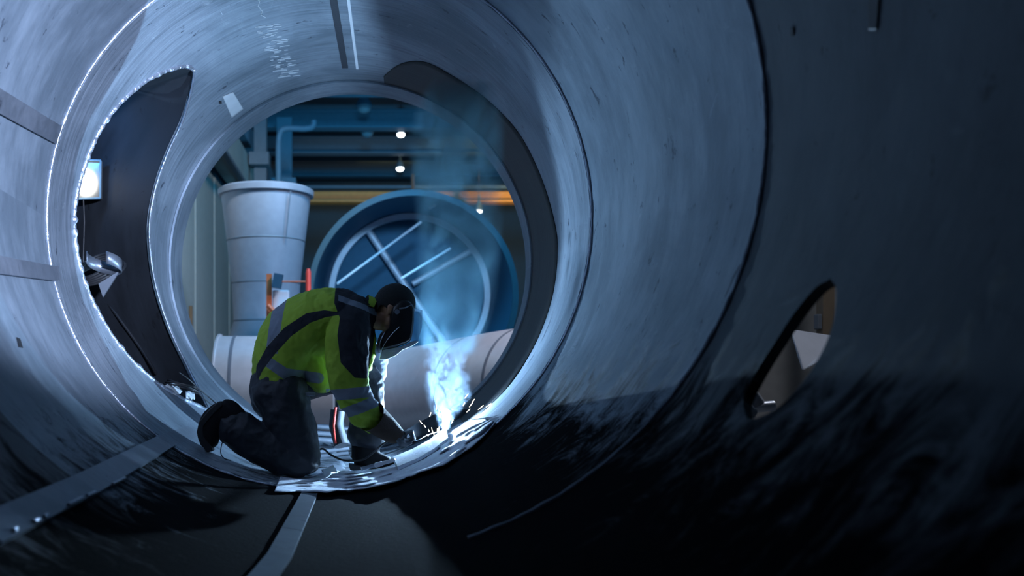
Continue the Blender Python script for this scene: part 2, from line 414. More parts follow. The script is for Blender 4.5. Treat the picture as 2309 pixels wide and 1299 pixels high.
me = bpy.data.meshes.new('wall_branch'); me.from_pydata([tuple(v) for v in vs], [], fs); ul = me.uv_layers.new(name='UVMap')
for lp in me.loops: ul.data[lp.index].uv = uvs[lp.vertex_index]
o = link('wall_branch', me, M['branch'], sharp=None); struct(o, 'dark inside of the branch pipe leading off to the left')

# weld seams and rims
def ring_pts(Y, off, nth=200, th0=0, th1=2*PI): return [shell(th0+(th1-th0)*i/nth, Y, off) for i in range(nth)]
def rough_tube(name, pts, r, material, label, closed=True, seed=0, jit=.35):
    rs = [r*(1+jit*noise.noise(Vector((i*.35, seed, 0)))*1.6) for i in range(len(pts))]
    return struct(MB().tube(pts, rs, 8, closed=closed).build(name, material, sharp=None), label)
rough_tube('trim_1', ring_pts(4.545, .004, 360), .0075, M['weld'], 'bright weld seam circling the shell at the branch piece', seed=1, jit=.5)
rough_tube('trim_2', ring_pts(2.84, .001, 200, -1.25, 1.7), .010, M['weld_dark'], 'dark weld seam circling the right wall near the camera', False, seed=2)
fine = [hp(*p, .012) for p in catmull(LN, 14)]
rough_tube('trim_3', fine, .014, M['weld'], 'bright ragged weld rim round the outer side of the branch mouth', False, 3, .6)
fine2 = [hp(p[0], p[1], .012) for p in catmull(LF, 10)]
rough_tube('trim_4', fine2, .006, M['weld'], 'thin ground edge of the crotch plate between the two openings', False, 4, .4)
rough_tube('trim_5', ring_pts(6.985, .010, 300), .012, M['weld'], 'ground lip of the round end opening', seed=5, jit=.2)
# end collar: thin inner band at the mouth
mb = MB(); N_ = 240; vv = []; ff = []
for i in range(N_):
    for Y, of in ((6.72, .014), (6.72, .030), (7.03, .030), (7.03, -.03)): vv.append(shell(2*PI*i/N_, Y, of))
for i in range(N_):
    for j in range(3): a = i*4+j; b_ = ((i+1) % N_)*4+j; ff.append((a, a+1, b_+1, b_))
me = bpy.data.meshes.new('trim_6'); me.from_pydata([tuple(v) for v in vv], [], ff); ul = me.uv_layers.new(name='UVMap')
for lp in me.loops: ul.data[lp.index].uv = (lp.vertex_index//4*.0366, me.vertices[lp.vertex_index].co.y)
struct(link('trim_6', me, M['far'], sharp=30), 'narrow end ring lining the round opening')

# thin dark sheet on the right side of the mouth, following a curved outline
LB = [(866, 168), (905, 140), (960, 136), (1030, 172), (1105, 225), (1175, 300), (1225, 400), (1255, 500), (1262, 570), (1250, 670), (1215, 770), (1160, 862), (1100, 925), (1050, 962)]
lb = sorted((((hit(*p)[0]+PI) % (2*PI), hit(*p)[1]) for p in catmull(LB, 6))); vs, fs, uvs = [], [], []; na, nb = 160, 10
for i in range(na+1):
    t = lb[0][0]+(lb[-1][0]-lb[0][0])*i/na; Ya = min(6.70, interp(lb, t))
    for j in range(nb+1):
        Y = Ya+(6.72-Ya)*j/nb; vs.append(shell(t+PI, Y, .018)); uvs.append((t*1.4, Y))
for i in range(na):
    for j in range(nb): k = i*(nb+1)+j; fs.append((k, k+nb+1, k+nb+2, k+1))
me = bpy.data.meshes.new('wall_dark_band'); me.from_pydata([tuple(v) for v in vs], [], fs); ul = me.uv_layers.new(name='UVMap')
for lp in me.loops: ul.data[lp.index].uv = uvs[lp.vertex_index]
o = link('wall_dark_band', me, M['dark_band'], sharp=None); s_ = o.modifiers.new('t', 'SOLIDIFY'); s_.thickness = .006; struct(o, 'dark curved band along the right side of the round opening')
# backing strips lying along the shell
def strip(name, a, b_, wpx, material, label, cat='strip', off0=.0, h=.012, n_=24, group=None):
    """a, b_: two pixel ends of the centre line; wpx = half widths in metres"""
    (ta, Ya), (tb, Yb) = hit(*a), hit(*b_)
    vs, fs, uvs = [], [], []
    if abs(tb-ta) > PI: tb += 2*PI if tb < ta else -2*PI
    for i in range(n_+1):
        t = i/n_; th = ta+(tb-ta)*t; Y = Ya+(Yb-Ya)*t; q = wpx/1.4
        for dth, of in ((-q, off0), (-q, off0+h), (q, off0+h), (q, off0)): vs.append(shell(th+dth, Y, of)); uvs.append((th*1.4+dth*1.4, Y))
    for i in range(n_):
        for j in range(4): k = i*4+j; k2 = i*4+(j+1) % 4; fs.append((k, k2, k2+4, k+4))
    fs += [(3, 2, 1, 0), (n_*4, n_*4+1, n_*4+2, n_*4+3)]
    me = bpy.data.meshes.new(name); me.from_pydata([tuple(v) for v in vs], [], fs); ul = me.uv_layers.new(name='UVMap')
    for lp in me.loops: ul.data[lp.index].uv = uvs[lp.vertex_index]
    bm = bmesh.new(); bm.from_mesh(me); bmesh.ops.recalc_face_normals(bm, faces=bm.faces); bm.to_mesh(me); bm.free()
    return tag(link(name, me, material, smooth=False), label, cat, group)
strip('backing_strip', (-60, 195), (128, 303), .048, M['strip'], 'upper flat steel strip welded slantwise to the left wall', 'strip')
strip('backing_strip', (-60, 590), (130, 618), .040, M['strip'], 'lower flat steel strip welded almost level on the left wall', 'strip')
strip('backing_strip', (-40, 1206), (436, 975), .048, M['strip'], 'wide flat strip on the floor at lower left, half lit and half in shadow', 'strip')
strip('backing_strip', (575, 1330), (700, 1112), .040, M['strip'], 'flat strip on the dark floor running from the blanket towards the camera', 'strip')
strip('backing_strip', (748, -30), (778, 148), .022, M['dark'], 'dark narrow strip overhead beside the bright weld line', 'strip', h=.02)
strip('weld_line', (783, -30), (806, 150), .009, M['bright'], 'bright white weld line overhead above the round opening', 'weld', h=.02)
strip('weld_line', (478, -30), (500, 28), .006, M['bright'], 'short bright weld line at the top edge, left of the scratches', 'weld', h=.012)
strip('backing_strip', (435, -20), (472, 42), .012, M['dark'], 'short thin dark strip at the top edge above the branch mouth', 'strip', h=.012)

# ------------------------------------------------------------------ the hall outside
FZ = -1.15
struct(MB().box((1, 20, FZ-.05), (26, 46, .1)).build('floor', M['concrete'], smooth=False), 'dark concrete hall floor outside the tube')
struct(MB().box((1, 24, 8.0), (26, 40, .1)).build('ceiling', M['hallblue'], smooth=False), 'dark hall roof')
light('roof_fill_light', 'AREA', (1.2, 22.5, .8), 200, (.10, .42, .70), 2.0, to=(2.2, 27, 8))  # added light hidden behind the tank, lifts the roof and beams
struct(MB().box((1, 42, 3.4), (26, .2, 9.2)).build('wall_back', M['hallblue'], smooth=False), 'blue-lit back wall of the hall')
struct(MB().box((9.5, 22, 3.4), (.2, 40, 9.2)).build('wall_right', M['panel'], smooth=False), 'hall side wall to the right')
mb = MB()
for i in range(22):
    Y = 9.5+i*1.15; mb.box((-3.12, Y, (FZ+4.05)/2), (.12+.03*(i % 2), 1.11, 4.05-FZ))
struct(mb.build('wall_left', M['panel'], smooth=False), 'beige hall partition of upright panels')
struct(MB().box((-3.6, 24, 6.2), (.2, 36, 4.0)).build('wall_upper', M['hallblue'], smooth=False), 'dark hall wall above the beige partition')
g = 'roof beams across the hall ceiling'
for i, (Y, lab) in enumerate([(23, 'dark roof beam nearest the round opening top'), (26.4, 'second roof beam down, level with the dim lamp'), (29.6, 'roof beam just below the upper bright lamp'), (33.2, 'roof beam at the height of the lower bright lamp'), (37.0, 'lowest and farthest dark roof beam above the crane')]):
    m_ = MB(); m_.box((2.2, Y, 7.25), (13, .10, .5)); m_.box((2.2, Y, 7.0), (13, .45, .05)); m_.box((2.2, Y, 7.5), (13, .45, .05))
    tag(m_.build('roof_beam', M['hallblue'], smooth=False), lab, 'beam', g)
# crane
r = empty('overhead_crane', (2.5, 30, 5.6), 'yellow overhead crane bridge spanning the hall behind the tank', 'crane')
m_ = MB(); m_.box((3.2, 30, 5.62), (12.4, .35, .36)); bevel(m_.build('girder', M['yellow'], r, smooth=False), .02)
MB().box((3.2, 29.8, 5.42), (12.4, .55, .07)).build('lower_flange', M['yellow'], r, smooth=False)
MB().box((-2.76, 30, 5.26), (.4, 1.2, .26)).build('end_carriage', M['yellow'], r, smooth=False)
MB().box((3.2, 30, 5.95), (12.4, .3, .10)).build('upper_rail', M['hallblue'], r, smooth=False)
m_ = MB(); m_.box((1.95, 29.7, 5.75), (.10, .1, 1.2)); m_.build('hanger', M['brown'], r, smooth=False)
# lamps
def hall_lamp(px, py, Y, rad, on, label, grp):
    p = P(px, py, Y); r = empty('high_bay_lamp', p, label, 'lamp', grp)
    prof = [(.001, .0), (rad, 0), (rad*1.15, .03), (rad*1.1, .12), (rad*.5, .3), (rad*.3, .5), (.001, .5)]
    MB().lathe(prof, p, None, 24).build('lamp_shade', M['hallblue'], r)
    R_ = Matrix.Rotation(math.radians(55), 3, 'X')
    MB().ell(p+Vector((0, -.02, -.01)), (rad, rad, rad*.72)).build('diffuser', M['lamp_on' if on else 'lamp_off'], r)
    MB().tube([p+Vector((0, 0, .4)), Vector((p.x, p.y, 7.9))], .008, 6).build('suspension_rod', M['seam'], r)
hall_lamp(904, 303, 27, .115, 1, 'upper of the two bright round roof lamps near the middle', 'lit roof lamps')
hall_lamp(902, 380, 31, .125, 1, 'lower of the two bright round roof lamps near the middle', 'lit roof lamps')
hall_lamp(1144, 380, 31, .12, 1, 'bright roof lamp half hidden by the right edge of the opening', 'lit roof lamps')
hall_lamp(1080, 476, 28, .10, 1, 'lowest bright lamp, seen through smoke just below the yellow crane', 'lit roof lamps')
hall_lamp(821, 243, 25, .20, 0, 'upper dim unlit roof lamp left of the bright ones', 'unlit roof lamps')
hall_lamp(828, 300, 27, .18, 0, 'lower dim unlit roof lamp left of the upper bright lamp', 'unlit roof lamps')
# runway girder, columns, duct
def seg_box(name, a, b_, wd, hg, material, label, cat):
    a, b_ = Vector(a), Vector(b_); d = b_-a; R_ = d.to_track_quat('Y', 'Z').to_matrix()
    o = MB().box((a+b_)/2, (wd, d.length, hg), R_).build(name, material, smooth=False); return tag(bevel(o, .02), label, cat)
seg_box('runway_girder', (-2.95, 13, 4.75), (-2.75, 33, 4.75), .5, .75, M['panel'], 'beige crane runway girder running along the left wall above the panels', 'girder')
seg_box('cable_tray', (-2.62, 13, 4.22), (-2.55, 30, 4.22), .12, .10, M['seam'], 'dark cable tray just under the beige girder', 'tray')
seg_box('ventilation_duct', (-2.95, 16, 5.65), (-2.7, 34, 5.6), .6, .5, M['hallblue'], 'grey-blue duct above the beige runway girder', 'duct')
for px, Y, wd, mt, lab in ((588, 22, .30, 'seam', 'dark roof column behind the funnel tank'), (642, 25, .42, 'hallblue', 'pale blue column right of the dark column')):
    p = P(px, 430, Y); m_ = MB(); m_.box((p.x, Y, (FZ+6.9)/2), (wd, .3, 6.9-FZ)); m_.box((p.x, Y-.2, 5.0), (wd*1.6, .5, .3))
    tag(m_.build('roof_column', M[mt], smooth=False), lab, 'column')
a = P(628, 400, 21); pts = [Vector((P(628, 430, 21).x, 21, FZ)), P(628, 430, 21), P(628, 330, 21), P(632, 300, 21), P(645, 290, 21), P(690, 290, 21), P(706, 284, 21), P(708, 272, 21)]
tag(MB().tube([Vector(q) for q in catmull([tuple(p) for p in pts], 5)], .07, 10).build('bent_pipe', M['hallblue']), 'thin bent pipe high up left of the roof lamps', 'pipe')

# funnel tank
FY = 13.0; sc = FY/F; fx = (600-CX)*sc
r = empty('funnel_tank', (fx, FY, FZ), 'tall tapering grey steel tank with a flanged rim, left in the hall', 'tank')
prof = [(.62, FZ), (.62, (CY-800)*sc), (73*sc, (CY-725)*sc), (77*sc, (CY-640)*sc), (88*sc, (CY-545)*sc), (100*sc, (CY-448)*sc), (100*sc, (CY-432)*sc), (95*sc, (CY-432)*sc), (83*sc, (CY-545)*sc), (70*sc, (CY-640)*sc)]
MB().lathe([(rr, z) for rr, z in prof], (fx, FY, 0), None, 64).build('shell', M['hallmetal'], r, sharp=60)
MB().lathe([(100*sc, (CY-446)*sc), (107*sc, (CY-444)*sc), (108*sc, (CY-432)*sc), (101*sc, (CY-428)*sc), (96*sc, (CY-430)*sc)], (fx, FY, 0), None, 64).build('rim_flange', M['hallmetal'], r)
for y, hw in ((545, 88), (640, 77), (725, 73)):
    MB().lathe([(hw*sc*1.0, (CY-y-2)*sc), (hw*sc*1.012, (CY-y)*sc), (hw*sc*1.0, (CY-y+3)*sc)], (fx, FY, 0), None, 64).build('ring_seam', M['seam'], r)
MB().tube([Vector((fx+52*sc, FY-.72*math.sin(1.0)*.9, (CY-545)*sc)), Vector((fx+62*sc, FY-.60, (CY-448)*sc))], .008, 6).build('vertical_seam', M['seam'], r)
# big open tank with bracing
TA = Vector(((930-CX)*15/F, 15, (CY-668)*15/F)); TB = Vector(((922-CX)*19/F, 19, (CY-665)*19/F)); ax = (TB-TA).normalized()
R_ = ax.to_track_quat('Z', 'Y').to_matrix(); Ln = (TB-TA).length
r = empty('open_tank', (TA.x, 15, FZ), 'huge open-ended round tank lying on its side, blue in the haze', 'tank')
MB().lathe([(1.74, 0), (1.76, 0), (1.76, Ln), (1.72, Ln), (1.70, 0.02), (1.70, 0)], TA, R_, 96, closed=True).build('shell', M['tank'], r, sharp=40)
MB().lathe([(.01, Ln+.0), (1.75, Ln+.0), (1.75, Ln+.06), (.01, Ln+.06)], TA, R_, 64).build('end_plate', M['tank'], r, sharp=40)
MB().lathe([(1.68, -.03), (1.78, -.03), (1.78, .03), (1.68, .03)], TA, R_, 96, closed=True).build('front_flange', M['tankdark'], r, sharp=40)
c = TA+ax*(Ln*.93); rr = 1.70
MB().lathe([(1.58, -.07), (1.70, -.07), (1.70, .07), (1.58, .07)], c, R_, 96, closed=True).build('stiffening_ring', M['brace'], r, sharp=40)
yb = c.y
for a_, b_, w_ in (((829, 518), (1000, 772), .075), ((1062, 566), (930, 640), .06), ((918, 668), (786, 752), .05)):
    MB().tube([P(*a_, yb-.05), P(*b_, yb-.05)], w_, 12).build('spoke', M['brace'], r)
for a_, b_ in (((760, 640), (950, 500)), ((905, 628), (1016, 560)), ((968, 470), (1000, 450))):
    MB().tube([P(*a_, 16.2), P(*b_, 16.2)], .022, 8).build('tie_rod', M['brace'], r)
for x_ in (-1.0, 1.0): MB().box((TA.x+x_, 16, (FZ-.05)/2-.1), (.5, 1.5, abs(FZ)-.2)).build('cradle', M['seam'], r, smooth=False)

# pipes lying across
def sheet_pipe(name, pts, rad, seams, label):
    c = sum(pts, Vector())/len(pts); r = empty(name, (c.x, c.y, FZ), label, 'pipe')
    cm = [Vector(q) for q in catmull([tuple(p) for p in pts], 6)]
    MB().tube(cm, rad, 64).build('shell', M['pipe'], r, sharp=60)
    for t in seams:
        k = t*(len(cm)-1); i = min(int(k), len(cm)-2); p = cm[i].lerp(cm[i+1], k-i); d = (cm[i+1]-cm[i]).normalized()
        MB().tube([p-d*.018, p+d*.018], rad*1.008, 64).build('joint', M['seam'], r, sharp=40)
    for k in (.2, .8):
        p = cm[int(k*(len(cm)-1))]; MB().box((p.x, p.y, (FZ+p.z-rad*.86)/2), (.35, .9, max(.05, p.z-rad*.86-FZ))).build('support', M['seam'], r, smooth=False)
    return r
sheet_pipe('duct_pipe', [Vector((-1.60, 10.6, -.27)), Vector((-1.0, 10.6, -.27)), Vector((-.25, 10.6, -.27))], .60, (.19, .60), 'grey sheet-metal pipe lying behind the welder at left')
e_ = P(498, 757, 10.0); MB().tube([Vector((-1.62, 10.6, -.27)), Vector((-1.60, 10.6, -.27))], .625, 48).build('end_flange', M['pipe'], bpy.data.objects['duct_pipe'], sharp=40)
sheet_pipe('duct_pipe', [Vector((.20, 11.6, -.44)), Vector((.85, 10.9, -.38)), Vector((1.65, 9.0, -.245)), Vector((2.5, 7.9, -.18))], .60, (.12, .27, .56, .70, .9), 'pale sheet-metal pipe rising to the right behind the weld smoke')
# stands by the funnel
r = empty('clamp_stand', (P(610, 700, 12).x, 11.9, FZ), 'orange clamp stand with a navy box on top, before the funnel tank', 'stand')
p0 = P(607, 618, 11.9); MB().box((p0.x, 11.9, (FZ+p0.z)/2), (.07, .07, p0.z-FZ)).build('post', M['orange'], r, smooth=False)
p1 = P(616, 690, 11.8); MB().tube([P(604, 688, 11.8), P(616, 700, 11.8), P(626, 716, 11.8)], .03, 8).build('clamp_arm', M['orange'], r)
MB().box(P(626, 634, 11.8), (.12, .12, .19), Matrix.Rotation(.18, 3, 'Y')).build('motor_box', M['navybox'], r, smooth=False)
MB().tube([P(630, 635, 11.85), P(690, 635, 11.85)], .012, 6).build('cross_rod', M['orange'], r)
r = tag(MB().box((P(633, 690, 11.95).x, 12.0, (FZ+P(633, 655, 12).z)/2), (.22, .12, P(633, 655, 12).z-FZ)).build('cabinet', M['white'], smooth=False), 'narrow pale cabinet between the clamp stand and the welder', 'cabinet'); bevel(r, .015)
p = P(695, 606, 11.4); tag(MB().tube([Vector((p.x, p.y, FZ)), Vector((p.x, p.y, p.z-.05)), p], [.035, .035, .022], 12).build('red_post', M['red']), 'upright red post between the funnel tank and the big round tank', 'post')
p = P(430, 690, 14); tag(MB().tube([Vector((p.x, p.y, FZ)), p], .03, 8).build('thin_post', M['brown']), 'thin brown post before the beige panels', 'post')
# bundle of bars at the mouth of the tube
for i, (y, Y) in enumerate(((966, 6.62), (981, 6.45), (995, 6.28))):
    a_, b_ = P(716, y-4, Y), P(765, y+3, Y); tag(MB().tube([a_, b_+Vector((.12, 0, 0))], .020, 10).build('steel_bar', M['bars']), ['topmost of the grey bars behind the right knee', 'middle of the grey bars behind the right knee', 'lowest of the grey bars behind the right knee'][i], 'bar', 'grey bars behind the knee')
for i, (y, Y, x1) in enumerate(((1013, 6.0, 788), (1024, 5.85, 786), (1033, 5.75, 790))):
    a_, b_ = P(720, y+6, Y), P(x1, y-2, Y); tag(MB().tube([a_, b_], .013, 10).build('steel_rod', M['bars']), ['top one of the rods ending at the black boot', 'middle one of the rods ending at the black boot', 'bottom one of the rods ending at the black boot'][i], 'rod', 'shiny rods by the boot')

# seen through the manhole at the right
p = P(1850, 780, 8); tag(MB().box((P(1800, 800, 8.5).x, 8.5, 1.2), (3.4, .1, 4.7)).build('grey_partition', M['panel'], smooth=False), 'grey partition seen through the manhole in the right wall', 'partition')
cc = P(1850, 800, 6.4); m_ = MB()
tri = [P(1783, 742, 6.4), P(1900, 760, 6.4), P(1880, 800, 6.2), P(1812, 836, 6.2), P(1803, 800, 6.25)]
m_.slab(tri, Vector((0, .03, 0))); tag(bevel(m_.build('white_hopper', M['white'], smooth=False), .02), 'white tapered sheet-metal hopper seen through the manhole', 'hopper')
p = P(1861, 700, 7.0); tag(MB().box((p.x, 7.0, .6), (.09, .1, 3.5)).build('brown_post', M['brown'], smooth=False), 'brown upright post at the right end of the manhole view', 'post')
p = P(1849, 726, 7.0); tag(bevel(MB().box(p, (.07, .07, .12)).build('switch_box', M['seam'], smooth=False), .01), 'small dark box beside the brown post', 'box')
for px, py, dx, dz, lab in ((1693, 884, .07, .10, 'upper pale roll at the lower tip of the manhole'), (1677, 922, .08, .05, 'small yellowish roll at the very tip of the manhole')):
    p = P(px, py, 3.6); tag(MB().tube([p-Vector((dx/2, 0, dz*-.5)), p+Vector((dx/2, 0, dz*-.5))], .024, 12).build('pale_roll', M['white']), lab, 'roll')
tag(MB().tube([P(1688, 920, 3.7), P(1745, 915, 3.7)], .022, 12).build('chrome_tube', M['bright']), 'bright metal tube lying at the lower tip of the manhole', 'tube')

# ------------------------------------------------------------------ inside the branch: floodlight, cable coil
FYY = 6.62
r = empty('floodlight', P(200, 700, FYY), 'square floodlight shining through the branch mouth, half hidden by its rim', 'floodlight')
a_ = [P(160, 360, FYY), P(227, 362, FYY), P(226, 447, FYY), P(160, 449, FYY)]
m_ = MB(); m_.slab([p+Vector((0, .02, 0)) for p in a_], Vector((0, .03, 0))); m_.build('back_plate', M['floodbox'], r, smooth=False)
for i in range(4): MB().tube([a_[i], a_[(i+1) % 4]], .008, 6).build('frame', M['hallblue'], r)
MB().ell(P(181, 404, FYY-.05), (.085, .05, .105)).build('bulb', M['flood'], r)
MB().tube([P(188, 447, FYY), P(190, 500, FYY), P(186, 640, FYY)], .006, 6).build('cord', M['black'], r)
light('floodlight_light', 'AREA', P(185, 404, FYY-.12), .12, (1, .96, .9), .16, to=(-1.2, 3.0, .4))
m_ = MB()
for k in range(5):
    c = P(212+k*3, 600+k*4, FYY-.25); pts = [c+Vector((.14*math.cos(q*PI/10)*(1+.08*k), .10*math.sin(q*PI/10), .05*math.cos(q*PI/10)+.085*math.sin(q*PI/10))) for q in range(20)]
    m_.tube(pts, .011, 8, closed=True)
tag(m_.build('cable_coil', M['black']), 'coil of black cable hanging inside the branch mouth below the floodlight', 'cable')
# curled sheet offcut
c = P(235, 605, FYY-.45); vs = []; fs = []
for i in range(25):
    q = -.4*PI+i/24*1.5*PI
    for z in (0, .085): vs.append(c+Vector((.115*math.cos(q), .09*math.sin(q), z-.04*math.sin(q+.6))))
for i in range(24): fs.append((2*i, 2*i+1, 2*i+3, 2*i+2))
me = bpy.data.meshes.new('curled_sheet'); me.from_pydata([tuple(v) for v in vs], [], fs)
o = link('curled_sheet', me, M['bars']); s_ = o.modifiers.new('t', 'SOLIDIFY'); s_.thickness = .006; tag(o, 'curled band of sheet metal beside the cable coil in the branch mouth', 'sheet')
tag(MB().slab([P(222, 640, FYY-.4), P(270, 610, FYY-.4), P(232, 670, FYY-.4)], Vector((0, .02, 0))).build('sheet_offcut', M['bars'], smooth=False), 'triangular sheet offcut under the curled metal band', 'offcut')
tag(MB().tube([Vector(q) for q in catmull([tuple(P(*p)) for p in ((232, 668, 7.0), (270, 720, 6.9), (320, 790, 6.8), (352, 842, 6.6))], 6)], .012, 8).build('hanging_hose', M['black']), 'dark hose slanting down inside the branch mouth', 'hose')

# ------------------------------------------------------------------ small things on the shell
def patch(name, quad, off, material, label, cat, amp=0, n_=14, thick=.002, freq=9, kind=None, parent=None):
    """thin sheet laid on the shell: quad = px corners (a, b, c, d)"""
    a, b_, c, d = [Vector((*q, 0)) for q in quad]; vs = []; fs = []
    for i in range(n_+1):
        for j in range(n_+1):
            u, v = i/n_, j/n_; q = a.lerp(b_, u).lerp(d.lerp(c, u), v)
            p = hp(q.x, q.y, off); p.z += amp*noise.noise(p*freq); vs.append(p)
    for i in range(n_):
        for j in range(n_): k = i*(n_+1)+j; fs.append((k, k+1, k+n_+2, k+n_+1))
    me = bpy.data.meshes.new(name); me.from_pydata([tuple(v) for v in vs], [], fs); o = link(name, me, material)
    s_ = o.modifiers.new('t', 'SOLIDIFY'); s_.thickness = thick; return tag(o, label, cat) if label else o
patch('paper_tape', ((502, 218), (526, 208), (549, 246), (523, 266)), .016, M['tape'], 'pale square of tape stuck beside the upper left of the round opening', 'tape')
patch('drilled_hole', ((494, 228), (500, 229), (500, 235), (494, 234)), .016, M['black'], 'tiny black hole beside the square of tape', 'hole')
patch('drilled_hole', ((38, 760), (46, 764), (52, 784), (43, 782)), .004, M['black'], 'dark slot in the left wall with a burr below it', 'hole')
patch('drilled_hole', ((1782, 62), (1789, 63), (1788, 82), (1781, 81)), .004, M['black'], 'small dark hole high on the right wall', 'hole')
patch('drilled_hole', ((1958, -30), (1984, -30), (1976, 68), (1957, 68)), .004, M['black'], 'long dark slot at the top edge of the right wall', 'slot')
# chalk scratches
m_ = MB(); rng = random.Random(4)
for i in range(90):
    t = rng.random(); y = 55+t*120; x = 595+t*45+rng.uniform(-26, 26)*(1 if y < 130 else .9); dx = rng.uniform(6, 22); 
    try: m_.tube([hp(x, y, .013), hp(x+dx*.5, y-dx*.08, .014), hp(x+dx, y-dx*.12, .013)], .0034, 4)
    except Exception: pass
tag(m_.build('chalk_scribble', M['tape']), 'cluster of pale scratches on the plate above the round opening', 'scratches', kind='stuff')
m_ = MB(); m_.tube([hp(x, y, .014) for x, y in ((572, -6), (586, 2), (582, 14), (592, 26), (588, 34), (600, 40))], .003, 4)
tag(m_.build('chalk_line', M['tape']), 'wavy pale chalk line at the top edge above the scratches', 'line')
# tape, coil and hose at the lower crotch
patch('paper_tape', ((372, 868), (390, 862), (412, 884), (396, 892)), .02, M['tape'], 'crumpled pale tape stuck under the coiled cable at the crotch', 'tape', .02)
patch('foil_wrap', ((418, 884), (436, 880), (440, 898), (420, 900)), .02, M['bright'], 'shiny crumpled foil right of the coiled cable at the crotch', 'foil', .03, freq=30)
m_ = MB()
for k in range(3):
    c = hp(404+k*5, 868+k*2, .05); m_.tube([c+Vector((.10*math.cos(q*PI/12), .09*math.sin(q*PI/12), .022*math.cos(q*PI/12+k)-.03*math.cos(q*PI/12))) for q in range(24)], .005, 8, closed=True)
tag(m_.build('coiled_lead', M['black']), 'small coil of thin black lead resting at the lower crotch', 'cable')
tag(MB().tube([Vector(q) for q in catmull([tuple(hp(x, y, .03)) for x, y in ((404, 840), (425, 855), (450, 878), (478, 902), (498, 920))], 5)], .0045, 8).build('welding_lead', M['black']), 'thin black lead running from the crotch down to the raised boot', 'cable')
tag(MB().tube([hp(x, y, .02) for x, y in ((432, 876), (455, 895), (484, 918))], .003, 8).build('thin_wire', M['black']), 'thinner wire below the black lead behind the boot', 'wire')
# bright dots of weld on the lower left strip
for k, (a_, b_) in enumerate((((30, 1196), (38, 1192)), ((76, 1176), (88, 1170)), ((100, 1165), (106, 1161)), ((154, 1138), (186, 1122)), ((196, 1118), (214, 1110)), ((254, 1092), (282, 1078)))):
    tag(MB().tube([hp(*a_, .016), hp(*b_, .016)], .006, 8).build('weld_tack', M['weld']), ['small bright weld tack nearest the lower left corner', 'second weld tack from the lower left corner', 'tiny weld tack, third from the lower left corner', 'longest bright weld tack on the lower edge of the floor strip', 'short weld tack just right of the longest one', 'farthest weld tack up the floor strip'][k], 'weld', 'weld tacks on the floor strip')

# ------------------------------------------------------------------ fire blanket, workpiece, clamps
LO = [(619, 1108), (680, 1108), (745, 1109), (800, 1104), (850, 1094), (900, 1082), (950, 1064), (1000, 1046), (1040, 1022), (1080, 992), (1117, 952)]
UP = [(634, 1070), (690, 1075), (740, 1062), (790, 1062), (840, 1052), (885, 1036), (930, 1014), (975, 988), (1010, 968), (1050, 950), (1088, 944)]
lo, up_ = catmull(LO, 16), catmull(UP, 16); nn = len(lo); mm = 22; vs = []; fs = []
for i in range(nn):
    for j in range(mm+1):
        v = j/mm; q = Vector((*lo[i], 0)).lerp(Vector((*up_[i], 0)), v); s_ = i*.05
        wob = 3.5*noise.noise(Vector((s_*2.2, 3.1, 0)))*(1-v)
        fold = abs(noise.noise(Vector((s_*.7+v*.8, v*6.5, 1.7))))*.024+noise.noise(Vector((s_*3, v*9, 5)))*.004
        if i < 40: fold *= .25+i/55
        vs.append(hp(q.x, q.y+wob, .012+max(0, fold)+.004))
for i in range(nn-1):
    for j in range(mm): k = i*(mm+1)+j; fs.append((k, k+1, k+mm+2, k+mm+1))
me = bpy.data.meshes.new('fire_blanket'); me.from_pydata([tuple(v) for v in vs], [], fs); o = link('fire_blanket', me, M['blanket'], sharp=None)
s_ = o.modifiers.new('t', 'SOLIDIFY'); s_.thickness = .006; s_.offset = 1
tag(o, 'crumpled pale fire blanket along the weld, from the knee up to the right', 'blanket')
patch('cloth_scrap', ((724, 1058), (752, 1052), (762, 1066), (734, 1074)), .05, M['blanket'], 'small folded pale cloth scrap in front of the right knee', 'cloth', .02, freq=20, thick=.004)
patch('dust_sheet', ((505, 985), (735, 985), (790, 1066), (640, 1080)), .012, M['bars'], 'flat grey sheet under the kneeling leg and behind it', 'sheet', .004, freq=14)
# work plate: bright bar being welded
def pl(x, y, off=0): return hp(x, y, off)
top = [(886, 1030), (930, 1012), (970, 990), (1006, 962)]; bot = [(896, 1052), (940, 1034), (978, 1012), (1010, 986)]
vs = []
m_ = MB(); tp = [hp(x, y, .055) for x, y in top]; bt = [hp(x, y, .040) for x, y in bot]
for i in range(3):
    a_, b_, c_, d_ = tp[i], tp[i+1], bt[i+1], bt[i]
    m_.slab([a_, b_, c_, d_], Vector((0, .0, -.022)))
r = empty('work_plate', hp(930, 1030), 'bright flat steel bar being welded, lying on the fire blanket', 'plate')
bevel(m_.build('bar', M['bright'], r, smooth=False), .002)
# upright tab right behind the arc, outline shaped to cast the upper-right shadow
A = ARC
tabv = [(-.005, .016, -.07), (.017, .012, -.07), (.015, .005, .010), (.028, .0045, .040), (.036, -.0135, .116), (.010, -.062, .134), (-.0255, -.019, .135), (-.0116, .032, .096)]
m_ = MB(); m_.add([A+Vector((.009, .016, .06))]+[A+Vector(q) for q in tabv], [(0, i+1, (i+1) % 8+1) for i in range(8)])
o = m_.build('shadow_casting_tab', M['bright'], r, smooth=False); s_ = o.modifiers.new('t', 'SOLIDIFY'); s_.thickness = .003
m_ = MB(); m_.ell((A.x, A.y, A.z-.024), (.012, .012, .008), k=12); m_.build('weld_pool', M['hot'], r)
